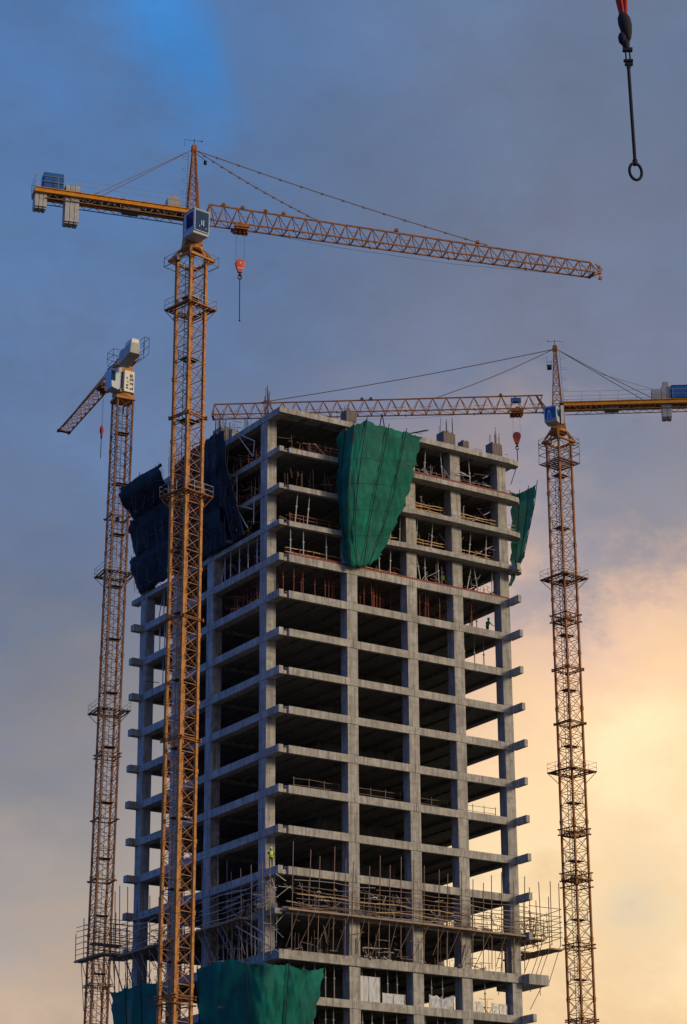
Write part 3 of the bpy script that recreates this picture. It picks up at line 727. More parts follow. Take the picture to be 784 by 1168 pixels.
for i_, (f_, c0_, c1_, d0_, d1_, k_, n_, h_, mt_, lb_) in enumerate((
    ('R', .8, 5.6, .5, 2.2, 3, 40, 1.9, 'brown', 'dark bars standing on the top storey beside the near corner'),
    ('R', 13.3, 25.0, -.6, 1.2, 3, 70, 1.5, 'steel', 'grey tubes and frames cluttering the right half of the top storey'),
    ('R', 13.6, 24.5, .4, 2.6, 3, 50, 2.6, 'brown', 'tall dark bars under the roof slab, right half of the top storey'),
    ('R', 13.6, 24.5, .2, 2.6, 2, 60, 2.4, 'brown', 'tall dark bars on the second storey, right half'),
    ('R', 14.2, 25.0, .0, 1.2, 2, 24, 1.0, 'timber', 'pale boards leaning on the second storey rails'),
    ('R', 10.6, 25.0, .2, 2.6, 1, 70, 2.4, 'brown', 'tall dark bars on the third storey, right half'),
    ('R', 10.6, 25.0, .2, 1.2, 1, 24, 1.1, 'timber', 'pale boards leaning on the third storey rails'),
    ('R', 9.0, 25.0, .1, 2.6, 0, 70, 2.2, 'steel', 'grey tubes leaning on the fourth storey, right half'),
    ('R', .6, 6.2, .4, 2.2, 2, 30, 2.6, 'brown', 'thin dark rods standing on the second storey beside the near corner'),
    ('R', .6, 6.2, .4, 2.2, 0, 30, 1.1, 'redprop', 'red bars behind the rail on the fourth storey beside the near corner'),
    ('L', 3.7, 11.0, .2, 2.5, 2, 50, 2.6, 'brown', 'dark tubes on the second storey of the left face'),
    ('L', 3.7, 11.0, .2, 2.5, 1, 50, 2.6, 'brown', 'dark tubes on the third storey of the left face'),
    ('L', 3.7, 24.0, .2, 2.5, 0, 50, 2.4, 'brown', 'dark tubes between the props on the fourth storey of the left face'),
    ('R', .2, 24.8, -.1, 1.6, -9, 160, 2.4, 'steel', 'grey mesh of short tubes standing on the long scaffold deck'),
    ('R', 25.2, 28.6, -1.2, 5, -9, 60, 2.4, 'brown', 'tangle of tubes in the scaffold jutting out at the right end'),
    ('L', -.8, 5.0, -.9, .6, -9, 50, 3.0, 'steel', 'grey tubes wrapped round the near corner column above the bottom net'),
    ('L', -.8, 12.0, -.9, .6, -10, 60, 3.0, 'steel', 'grey tubes on the left face just above the bottom net'),
    ('R', .2, 24.8, -.6, .2, -10, 60, 2.8, 'brown', 'thin brown braces between the lower beam and the scaffold deck'))):
    clutter(f_, c0_, c1_, d0_, d1_, k_, n_, h_, mt_, lb_, 70 + i_)
clutter('R', 13.3, 25.8, .5, 2.5, 3, 60, 1.2, 'brown', 'jumble of dark tubes and boards along the top storey, right half', 31)
clutter('R', 19.8, 25.0, .4, 2.0, 3, 16, .7, 'white', 'pale scraps and bags near the right end of the top storey', 32)
clutter('R', 14.6, 22.5, .6, 1.6, 2, 10, .8, 'timber', 'loose timber scraps behind the rails of the second storey', 33)
clutter('R', .6, 24.0, .6, 2.6, -10, 70, 1.1, 'brown', 'jumble of tubes and boards on the floor below the long scaffold', 34)
clutter('R', 8.0, 11.2, .4, 1.6, -10, 26, 1.2, 'galv', 'tangle of pale pipes on the floor below the long scaffold', 35)
clutter('R', 20.0, 24.0, 3.0, 9.0, -10, 60, 1.8, 'brown', 'tangle of bars against the yellow sky below the long scaffold deck', 36)
clutter('R', 2.0, 24.5, .4, 1.2, -9, 90, 1.6, 'brown', 'jumble of bars and boards lying on the long scaffold deck', 37, -.3)
clutter('R', 3.0, 22.5, .4, 1.0, -9, 22, .8, 'timber', 'loose pale boards lying on the long scaffold deck', 38, -.3)
clutter('R', 19.8, 24.0, 1.0, 5.0, -11, 26, 1.6, 'brown', 'tangle of bars behind the low beige panels', 39)
clutter('L', 20.2, 31, .2, 5.0, -9, 130, 2.6, 'brown', 'tangle of scaffold tubes on the far left floor above the deck', 40)
clutter('L', 20.2, 31, .2, 5.0, -10, 120, 3.0, 'brown', 'tangle of scaffold tubes on the far left floor below the deck', 41)
clutter('L', 3.8, 12.0, .3, 2.0, -9, 60, 2.4, 'brown', 'tangle of scaffold tubes on the left face beside the near corner', 42)
clutter('L', 3.8, 12.0, .3, 2.0, -1, 50, 1.6, 'redprop', 'tangle of red bars among the red props on the left face', 43)
clutter('L', 3.6, 9.5, .3, 2.5, 3, 36, 1.8, 'redprop', 'tangle of dark red bars on the top storey of the left face', 44)
clutter('L', 20.4, 24.8, .3, 2.5, -2, 16, .8, 'dark', 'dark heap of materials at the far left of the sixth storey down', 45)

# ------------------------------------------------------------------ people
def person(a, b, k, face, label, pose, vest='vest', helmet='helmet', zoff=0):
    t = thing('person', a, b, lev(k) + zoff, label, 'person', rz=face)
    J = {'pel': (0, 0, .95, .13), 'wst': (0, 0, 1.1, .12), 'chs': (0, pose.get('lean', 0) * .6, 1.33, .15), 'nck': (0, pose.get('lean', 0), 1.5, .06), 'hd0': (0, pose.get('lean', 0) + .01, 1.6, .085), 'hd1': (0, pose.get('lean', 0) + .01, 1.7, .08)}
    for s, n in ((-1, 'l'), (1, 'r')):
        st = pose.get('stride', .1) * s
        J['hip' + n] = (s * .1, 0, .9, .1); J['kn' + n] = (s * .12, st + .03, .5, .065); J['an' + n] = (s * .13, st, .09, .045); J['to' + n] = (s * .15, st + .17, .035, .04)
        sh = (s * .19, pose.get('lean', 0) * .9, 1.42, .065); J['sh' + n] = sh
        el, ha = pose['arm' + n]
        J['el' + n] = (*el, .048); J['wr' + n] = (*ha, .032)
        d = (Vector(ha) - Vector(el)).normalized(); side = d.cross(Vector((0, 0, 1))).normalized() if abs(d.z) < .95 else Vector((0, 1, 0))
        pa = Vector(ha) + d * .08; J['pa' + n] = (*pa, .036)
        for q in range(4):
            f0 = pa + d * .05 + side * (q - 1.5) * .024; J[f'f{q}{n}'] = (*f0, .011); J[f'g{q}{n}'] = (*(f0 + d * (.05 - .006 * abs(q - 1.5)) + Vector((0, .0, -.02))), .009)
        J['th' + n] = (*(Vector(ha) + d * .05 + side * .06), .012)
    E = [('pel', 'wst'), ('wst', 'chs'), ('chs', 'nck'), ('nck', 'hd0'), ('hd0', 'hd1')]
    for n in 'lr':
        E += [('pel', 'hip' + n), ('hip' + n, 'kn' + n), ('kn' + n, 'an' + n), ('an' + n, 'to' + n), ('chs', 'sh' + n), ('sh' + n, 'el' + n), ('el' + n, 'wr' + n), ('wr' + n, 'pa' + n), ('wr' + n, 'th' + n)]
        for q in range(4): E += [('pa' + n, f'f{q}{n}'), (f'f{q}{n}', f'g{q}{n}')]
    ks = list(J); idx = {k_: i for i, k_ in enumerate(ks)}
    me = bpy.data.meshes.new('body'); me.from_pydata([J[k_][:3] for k_ in ks], [(idx[p], idx[q]) for p, q in E], []); me.update()
    o = bpy.data.objects.new('body', me); C.objects.link(o); o.parent = t
    sk = o.modifiers.new('skin', 'SKIN'); sk.use_smooth_shade = True
    lay = me.skin_vertices[0].data if me.skin_vertices else None
    if lay is None:
        bm = bmesh.new(); bm.from_mesh(me); bm.verts.layers.skin.verify(); bm.to_mesh(me); bm.free(); lay = me.skin_vertices[0].data
    for k_, i in idx.items():
        lay[i].radius = (J[k_][3], J[k_][3]); lay[i].use_root = (k_ == 'pel')
    sb = o.modifiers.new('sub', 'SUBSURF'); sb.levels = 1; sb.render_levels = 1
    me.materials.append(M['cloth'])
    ln = pose.get('lean', 0)
    # vest: shaped shell over chest and waist
    prof = [(.95, .175, .13, 0), (1.1, .17, .13, 0), (1.25, .2, .145, ln * .5), (1.4, .22, .14, ln * .8), (1.5, .13, .09, ln)]
    vs = []; n = 12
    for z, rx, ry, oy in prof:
        for i in range(n):
            th_ = 2 * PI * i / n; vs.append((rx * math.cos(th_), oy + ry * math.sin(th_), z))
    fs = [(j * n + i, j * n + (i + 1) % n, (j + 1) * n + (i + 1) % n, (j + 1) * n + i) for j in range(4) for i in range(n)]
    v = MB().add(vs, fs + [tuple(range(n)), tuple(range(4 * n, 5 * n))]).build('vest', vest, t, smooth=True)
    MB().lathe([(.1, -.02), (.098, .05), (.07, .1), (.02, .125)], (0, ln + .01, 1.715), 12).build('head', 'skin', t, smooth=True).location = (0, 0, -.1)
    MB().lathe([(.14, 0), (.125, .02), (.12, .07), (.085, .12), (.02, .145)], (0, ln + .01, 1.72), 12).build('helmet', helmet, t, smooth=True)
    return t
person(-.85, 1.55, -8, PI * .9, 'person in a yellow-green vest and white helmet standing at the near corner above the scaffold',
       {'lean': .04, 'stride': .05, 'arml': ((-.3, .05, 1.2), (-.22, .28, 1.15)), 'armr': ((.3, .05, 1.2), (.25, .3, 1.25))})
person(17.9, 1.1, 0, -.5, 'person in a yellow-green vest with arms out on the fourth storey below the top',
       {'lean': .08, 'stride': .15, 'arml': ((-.4, .1, 1.35), (-.65, .2, 1.4)), 'armr': ((.35, .1, 1.2), (.55, .25, 1.15))})
person(23.6, 1.9, -1, PI, 'person in a green top bending beside the right end column, fifth storey down',
       {'lean': .2, 'stride': .2, 'arml': ((-.35, .25, 1.2), (-.4, .45, 1.05)), 'armr': ((.35, .25, 1.2), (.4, .45, 1.1))}, vest='greenpaint', helmet='greenpaint')

# ------------------------------------------------------------------ cranes
def mast_section_mesh(s, h, npan, leg, mat, br=.045):
    m = MB(); c = s / 2; cs = [(-c, -c), (c, -c), (c, c), (-c, c)]
    for x, y in cs:
        m.box(x - leg / 2, x + leg / 2, y - leg / 2, y + leg / 2, 0, h)
        m.box(x - leg * .68, x + leg * .68, y - leg * .68, y + leg * .68, 0, .22).box(x - leg * .66, x + leg * .66, y - leg * .66, y + leg * .66, h - .2, h - .004)
    ph = h / npan
    for k in range(npan):
        z0 = k * ph; z1 = z0 + ph
        for i in range(4):
            p = cs[i]; q = cs[(i + 1) % 4]
            m.bar((*p, z0 + .06), (*q, z0 + .06), br, 4)
            m.bar((*p, z0 + .08), (*q, z1 - .02), br * .78, 4)
            m.bar((*q, z0 + .08), (*p, z1 - .02), br * .78, 4)
    return m.mesh('mast_section', mat)

def crane_mast(t, z_top, s, leg, mat, ml_rot, secs, sec_h, npan, platforms, collars, plat_half, platmat):
    me = mast_section_mesh(s, sec_h, npan, leg, mat, .04)
    z = z_top; n = 0
    while z > 0.01 and n < secs:
        z -= sec_h
        link('mast_section', me, t, (0, 0, z), ml_rot); n += 1
    if z > 0:
        MB().box(-s, s, -s, s, -.3, z - .002).rot(ml_rot).build('base_block', 'cwt', t)
    # ladder and rest landings inside
    lad = MB()
    for x in (-.22, .22): lad.bar((x, s * .3, 2), (x, s * .3, z_top - .5), .03, 4)
    k = 2.2
    while k < z_top - .6:
        lad.bar((-.22, s * .3, k), (.22, s * .3, k), .016, 4); k += .35
    lad.rot(ml_rot).build('ladder', 'dark', t)
    lm = MB()
    for y in (-.62, -.3, .0, .3): lm.box(-.8, .8, y, y + .22, 0, .05)
    lm.bar((-.75, -.7, 0), (-.75, -.7, 1.0), .03).bar((.75, -.7, 0), (.75, -.7, 1.0), .03).bar((-.75, -.7, 1), (.75, -.7, 1), .03).bar((-.75, -.7, .5), (.75, -.7, .5), .02)
    lm = lm.mesh('rest_landing', 'dark')
    z = z_top - 4.2; i = 0
    while z > 6:
        link('rest_landing', lm, t, (0, 0, z), ml_rot + (PI if i % 2 else 0)); z -= sec_h; i += 1
    # working platforms
    for zp in platforms:
        H = plat_half; c = s / 2 + .12
        pm = MB()
        for (x0, x1, y0, y1) in ((-H, H, -H, -c), (-H, H, c, H), (-H, -c, -c, c), (c, H, -c, c)):
            nx = max(1, int((x1 - x0) / .42)); ny = max(1, int((y1 - y0) / .42))
            for i in range(nx):     # open grating bars
                xx = x0 + (x1 - x0) * (i + .5) / nx
                pm.box(xx - .14, xx + .14, y0 + .03, y1 - .03, zp + .02, zp + .05)
        for a in (-H, H):
            pm.bar((a, -H, zp), (a, H, zp), .075).bar((-H, a, zp), (H, a, zp), .075)
        for a in (-c, c):
            pm.bar((a, -H, zp - .03), (a, H, zp - .03), .06).bar((-H, a, zp - .03), (H, a, zp - .03), .06)
        for sx in (-1, 1):
            for sy in (-1, 1):
                pm.bar((sx * H, sy * H, zp), (sx * s / 2, sy * s / 2, zp - 1.3), .045)
                pm.bar((sx * H, sy * H, zp), (sx * s / 2, sy * s / 2, zp), .05)
                pm.bar((0, sy * H, zp), (sx * s / 2, sy * s / 2, zp - 1.0), .035)
        w = pm.rot(ml_rot).build('working_platform', platmat, t)
        rl = MB()
        for hh in (.5, 1.0):
            for a in (-H, H):
                rl.bar((a, -H, zp + hh), (a, H, zp + hh), .022).bar((-H, a, zp + hh), (H, a, zp + hh), .022)
        for i in range(4):
            u = -H + 2 * H * i / 3
            for a in (-H, H):
                rl.bar((a, u, zp), (a, u, zp + 1.02), .022).bar((u, a, zp), (u, a, zp + 1.02), .022)
        rl.rot(ml_rot).build('railing', 'steel', w)
    for zp, hh in collars:
        cm = MB(); c = s / 2 + leg * .5 + .05
        for a in (-c, c):
            for z_, h_ in ((zp, .1), (zp + hh - .1, .1)):
                cm.box(a - .06, a + .06, -c - .25, c + .25, z_, z_ + h_).box(-c - .25, c + .25, a - .06, a + .06, z_ + .01, z_ + h_ - .01)
            if hh > .25:
                for u in (-c, -c * .33, c * .33, c):
                    cm.bar((a, u, zp), (a, u, zp + hh), .035).bar((u, a, zp), (u, a, zp + hh), .035)
                cm.bar((a, -c, zp), (a, c, zp + hh), .03).bar((-c, a, zp + hh), (c, a, zp), .03)
        cr_ = random.Random(int(zp * 10))
        if hh > .5:
            for i in range(5): cm.box(-c, c, -c + i * .45, -c + i * .45 + .2, zp + .02, zp + .06)
            for i in range(26):
                p = [cr_.uniform(-c, c) for _ in range(2)]; q = [cr_.uniform(-c, c) for _ in range(2)]
                cm.bar((*p, zp + cr_.uniform(0, hh)), (*q, zp + cr_.uniform(0, hh)), .03)
        cm.rot(ml_rot).build('mast_collar', platmat, t)

def lattice_jib(x0, x1, zt0, zb0, zt1, zb1, w, pitch, chord, br, top_x0=None, split=5):
    """triangular jib as a list of mesh builders, one per section"""
    out = []; n = round((x1 - x0) / pitch); per = math.ceil(n / split)
    def zt(x): return zt0 + (zt1 - zt0) * (x - x0) / (x1 - x0)
    def zb(x): return zb0 + (zb1 - zb0) * (x - x0) / (x1 - x0)
    for s in range(split):
        i0, i1 = s * per, min(n, (s + 1) * per)
        if i0 >= i1: break
        m = MB()
        xa, xb = x0 + pitch * i0, x0 + pitch * i1
        m.bar((xa, 0, zt(xa)), (xb, 0, zt(xb)), chord * 1.15, 4)
        for sy in (-1, 1): m.bar((xa, sy * w, zb(xa)), (xb, sy * w, zb(xb)), chord, 4)
        for i in range(i0, i1):
            a = x0 + pitch * i; b = a + pitch; c = (a + b) / 2
            for sy in (-1, 1):
                m.bar((a, 0, zt(a)), (c, sy * w, zb(c)), br, 4)
                m.bar((c, sy * w, zb(c)), (b, 0, zt(b)), br, 4)
            m.bar((c, -w, zb(c)), (c, w, zb(c)), br, 4)
            m.bar((c, -w, zb(c)), (min(b + pitch / 2, xb), w, zb(b)), br * .7, 4)
            if i % 2 == 0: m.bar((a, -w * .5, (zt(a) + zb(a)) / 2), (b, -w * .5, (zt(b) + zb(b)) / 2), br * .5, 4)
        # flange plates where sections meet
        m.box(xa - .06, xa + .06, -w - .1, -w + .1, zb(xa) - .14, zb(xa) + .14).box(xa - .06, xa + .06, w - .1, w + .1, zb(xa) - .14, zb(xa) + .14)
        out.append(m)
    return out

def hook_block(t, x, y, z, zrope, rodlen, rodto=None):
    """sheave casing with cheeks, hook and a slack sling"""
    b = MB()
    b.lathe([(.3, -.2), (.46, -.17), (.47, .17), (.3, .2)], (x, y, z), 16, 'y')
    b.hexa([(x - .2, y - .16, z - .95), (x + .2, y - .16, z - .95), (x + .2, y + .16, z - .95), (x - .2, y + .16, z - .95)],
           [(x - .45, y - .19, z - .1), (x + .45, y - .19, z - .1), (x + .45, y + .19, z - .1), (x - .45, y + .19, z - .1)])
    o = bevel(b.build('hook_block', 'red', t), .03)
    MB().box(x - .3, x + .3, y - .21, y - .195, z - .62, z - .5).box(x - .1, x + .1, y - .23, y - .205, z - .1, z + .12).build('marking', 'white', o)
    h = MB()
    h.bar((x, y, z - .93), (x, y, z - 1.25), .09, 8)
    for i in range(9):
        a0 = R(90 - i * 30); a1 = R(90 - (i + 1) * 30)
        h.bar((x + .17 * math.cos(a0), y, z - 1.45 + .17 * math.sin(a0)), (x + .17 * math.cos(a1), y, z - 1.45 + .17 * math.sin(a1)), .06, 6)
    h.box(x - .16, x + .16, y - .1, y + .1, z - 1.3, z - 1.18)
    h.build('hook', 'dark', o)
    s = MB()
    end = (x + .03, y, z - 1.6 - rodlen) if rodto is None else rodto
    if rodto is None: s.bar((x, y, z - 1.6), end, .045, 6).box(end[0] - .08, end[0] + .08, y - .05, y + .05, end[2] - .1, end[2])
    else:
        mid = (x + .0, y, z - 3.3)
        for k in range(6):     # chain
            zz0 = z - 1.6 - k * .28; s.bar((x - .04 * (k % 2), y, zz0), (x + .04 * (k % 2), y, zz0 - .28), .05, 5)
        s.path([(x, y, z - 3.28), mid, rodto], .045, 6)
    s.build('sling', 'dark', o)
    r = MB()
    for dx in (-.4, .4): r.bar((x + dx, y, z + .05), (x + dx, y, zrope), .014, 4)
    r.build('hoist_rope', 'dark', t)

def trolley(t, x, zb, w, mat):
    m = MB()
    m.box(x - .75, x + .75, -w - .12, -w + .1, zb - .32, zb - .1).box(x - .75, x + .75, w - .1, w + .12, zb - .32, zb - .1)
    m.box(x - .6, x + .6, -w, w, zb - .5, zb - .34)
    for dx in (-.5, .5):
        m.lathe([(.16, -.07), (.16, .07)], (x + dx, -w, zb - .12), 10, 'y').lathe([(.16, -.07), (.16, .07)], (x + dx, w, zb - .12), 10, 'y')
    m.lathe([(.26, -.3), (.26, .3)], (x - .1, 0, zb + .18), 12, 'y').box(x - .5, x + .1, -.35, .35, zb - .33, zb + .25)
    for dx in (-.55, -.15, .3, .6): m.box(x + dx, x + dx + .12, -.3, .3, zb - .75, zb - .5)
    m.build('trolley', mat, t)

def apex_tower(t, z0, z1, w0, w1, mat, lad=True):
    m = MB(); n = 8
    def c(k): 
        f = k / n; f = 1 - (1 - f) ** 1.15; w = w0 + (w1 - w0) * f
        return [(-w, -w, z0 + (z1 - z0) * f), (w, -w, z0 + (z1 - z0) * f), (w, w, z0 + (z1 - z0) * f), (-w, w, z0 + (z1 - z0) * f)]
    for k in range(n):
        a, b = c(k), c(k + 1)
        for i in range(4):
            m.bar(a[i], b[i], .085, 4); j = (i + 1) % 4
            m.bar(a[i], a[j], .04, 4); m.bar(a[i], b[j], .035, 4); m.bar(a[j], b[i], .035, 4)
    m.box(-w1 - .1, w1 + .1, -w1 - .1, w1 + .1, z1 - .3, z1 + .25)
    m.box(-.28, .28, -.05, .05, z1 - .5, z1 + .1)
    o = m.build('apex_tower', mat, t)
    l = MB()
    for y in (-.2, .2): l.bar((-w0 - .15, y, z0), (-w1 - .4, y, z1 - .6), .02, 4)
    k = z0
    while k < z1 - .6:
        f = (k - z0) / (z1 - .6 - z0); xx = -w0 - .15 + (w0 + .15 - w1 - .4) * f
        l.bar((xx, -.2, k), (xx, .2, k), .014, 4); k += .32
    for i in range(5):
        f = (i + 1) / 6; xx = -w0 - .15 + (w0 + .15 - w1 - .4) * f; zc = z0 + (z1 - z0) * f
        pts = [(xx + .0, -.3, zc), (xx - .45, -.25, zc), (xx - .55, 0, zc), (xx - .45, .25, zc), (xx, .3, zc)]
        l.path(pts, .016, 4)
    l.build('ladder', 'steel', o)
    an = MB().bar((0, 0, z1 + .2), (0, 0, z1 + .85), .03, 5).bar((-.95, 0, z1 + .75), (.75, 0, z1 + .82), .018, 4).bar((-.95, 0, z1 + .75), (-.95, 0, z1 + .0), .015, 4)
    an.lathe([(.02, -.08), (.1, 0), (.02, .08)], (.75, 0, z1 + .84), 8).lathe([(.02, -.06), (.07, 0), (.02, .06)], (0, 0, z1 + .9), 8)
    an.build('wind_gauge', 'dark', o)
    return o

def counter_jib(t, x0, x1, z, half, mat, rails=True):
    m = MB()
    for sy in (-1, 1):
        y = sy * half
        m.box(x1, x0, y - .16, y + .16, z - .06, z).box(x1, x0, y - .16, y + .16, z - .5, z - .44).box(x1, x0, y - .05, y + .05, z - .438, z - .062)
    n = int((x0 - x1) / 1.4)
    for i in range(n + 1):
        x = x1 + (x0 - x1) * i / n; m.box(x - .05, x + .05, -half + .055, half - .055, z - .42, z - .1)
    o = m.build('counter_jib', mat, t)
    d = MB()
    k = x1
    while k < x0 - .1:
        d.box(k + .02, k + .56, -half + .06, half - .06, z - .09, z - .05); k += .6
    # lower truss under the deck
    for sy in (-.7, .7):
        d.bar((x1 + 1, sy, z - .95), (x0 - .2, sy, z - .95), .05)
        k = x1 + 1
        while k < x0 - 1.5:
            d.bar((k, sy, z - .95), (k + .7, sy, z - .5), .03).bar((k + .7, sy, z - .5), (k + 1.4, sy, z - .95), .03); k += 1.4
    d.box(x0 - 6.2, x0 - 4.6, -.6, .6, z - .9, z - .52)
    d.build('deck', 'brown', o)
    r = MB()
    for sy in (-1, 1):
        y = sy * (half + .35)
        nn = int((x0 - x1) / 1.9)
        for i in range(nn + 1):
            x = x1 + (x0 - x1) * i / nn; r.bar((x, sy * half, z - .1), (x, y, z), .022).bar((x, y, z), (x, y, z + 1.1), .024)
        for hh in (.55, 1.1): r.bar((x1, y, z + hh), (x0, y, z + hh), .02)
    r.bar((x1, -half - .35, z + 1.1), (x1, half + .35, z + 1.1), .02).bar((x1, -half - .35, z + .55), (x1, half + .35, z + .55), .02)
    r.build('railing', 'steel', o)
    return o

def cwt_block(t, x0, x1, z0, z1, half, n, mat='cwt'):
    w = (x1 - x0) / n
    for i in range(n):
        xa = x0 + w * i + .015; xb = x0 + w * (i + 1) - .015
        m = MB().hexa([(xa, -half, z0 + .15), (xb, -half, z0 + .15), (xb, half, z0 + .15), (xa, half, z0 + .15)], [(xa, -half, z1), (xb, -half, z1), (xb, half, z1), (xa, half, z1)])
        m.box(xa + .03, xb - .03, -half + .15, half - .15, z0, z0 + .148)
        bevel(m.build('counterweight', mat, t), .03)

def cab(t, cx, cy, z, ang, w, d, h, front, mark, side='white'):
    """glazed operator's cab; front face towards local -y"""
    root = MB()
    wt = .07
    root.hexa([(-w / 2, -d / 2 + .15, -h / 2), (w / 2, -d / 2 + .15, -h / 2), (w / 2, d / 2, -h / 2), (-w / 2, d / 2, -h / 2)],
              [(-w / 2, -d / 2, -h / 2 + .5), (w / 2, -d / 2, -h / 2 + .5), (w / 2, d / 2, -h / 2 + .5), (-w / 2, d / 2, -h / 2 + .5)])
    root.box(-w / 2, w / 2, -d / 2, d / 2, -h / 2 + .502, h / 2)
    root.box(-w / 2 - .06, w / 2 + .06, -d / 2 - .06, d / 2 + .06, h / 2 + .002, h / 2 + .09)
    o = bevel(root.build('cab', side, t), .04); o.location = (cx, cy, z); o.rotation_euler = (0, 0, ang)
    g = MB().box(-w / 2 + .1, w / 2 - .1, -d / 2 - .03, -d / 2 - .004, -h / 2 + .3, h / 2 - .1)
    gl = g.build('window', front, o)
    fr = MB()
    for x in (-w / 2 + .06, w / 2 - .11): fr.box(x, x + .05, -d / 2 - .05, -d / 2 - .002, -h / 2 + .3, h / 2 - .08)
    fr.box(-w / 2 + .06, w / 2 - .06, -d / 2 - .052, -d / 2 - .002, h / 2 - .1, h / 2 - .05).box(-w / 2 + .06, w / 2 - .06, -d / 2 - .05, -d / 2 - .003, -h / 2 + .25, -h / 2 + .3)
    fr.build('window_frame', side, gl)
    MB().box(-w / 2 - .03, -w / 2 - .004, -d / 2 + .15, d / 2 - .5, -h / 2 + .7, h / 2 - .25).box(w / 2 + .004, w / 2 + .03, -d / 2 + .15, d / 2 - .5, -h / 2 + .7, h / 2 - .25).build('side_window', 'glass' if side == 'white' else 'white', o)
    if mark:
        mk = MB()
        for (x0, x1, z0, z1) in mark: mk.box(x0, x1, -d / 2 - .06, -d / 2 - .035, z0, z1)
        mk.build('marking', 'white', o)
    return o

def turntable(t, z0, mat, ml_rot, s, wide=1.0):
    m = MB(); c = s / 2
    # head of mast: inverted pyramid struts to the ring
    for sx in (-1, 1):
        for sy in (-1, 1):
            m.bar((sx * c * 1.55 * wide, sy * c * 1.55 * wide, z0), (sx * c * .75, sy * c * .75, z0 + 1.15), .16, 4)
            m.bar((sx * c * 1.55 * wide, sy * c * 1.55 * wide, z0), (sx * c, sy * c, z0 - .5), .1, 4)
    H = c * 1.55 * wide
    for a in (-H, H): m.box(a - .1, a + .1, -H - .1, H + .1, z0 - .14, z0 + .1).box(-H - .1, H + .1, a - .1, a + .1, z0 - .13, z0 + .11)
    m.rot(ml_rot)
    m.lathe([(.95, z0 + 1.0), (1.05, z0 + 1.05), (1.05, z0 + 1.35), (.95, z0 + 1.4)], (0, 0, 0), 24)
    m.hexa([(-.85, -.85, z0 + 1.4), (.85, -.85, z0 + 1.4), (.85, .85, z0 + 1.4), (-.85, .85, z0 + 1.4)], [(-.75, -.75, z0 + 2.6), (.75, -.75, z0 + 2.6), (.75, .75, z0 + 2.6), (-.75, .75, z0 + 2.6)])
    m.bar((-H - .5, -H * .2, z0 - .4), (-H + .2, 0, z0 + .9), .1, 4).bar((H + .1, -.3, z0 + .1), (.6, -.6, z0 + 1.2), .12, 4)
    o = m.build('turntable', mat, t)
    w = MB()
    for a in (-H - .35, H + .35):
        w.bar((a, -H - .35, z0 - .6), (a, H + .35, z0 - .6), .04).bar((-H - .35, a, z0 - .6), (H + .35, a, z0 - .6), .04)
        w.bar((a, -H - .35, z0 + .35), (a, H + .35, z0 + .35), .022).bar((-H - .35, a, z0 + .35), (H + .35, a, z0 + .35), .022)
        for b in (-H - .35, 0, H + .35): w.bar((a, b, z0 - .6), (a, b, z0 + .35), .03)
    w.box(-.25, .25, -.25, .25, -.2, .2); w.v = w.v[:-8] + [(x - H - .5, y - .2, z + z0 - .5) for x, y, z in w.v[-8:]]
    w.rot(ml_rot).build('catwalk', 'brown', o)
    return o

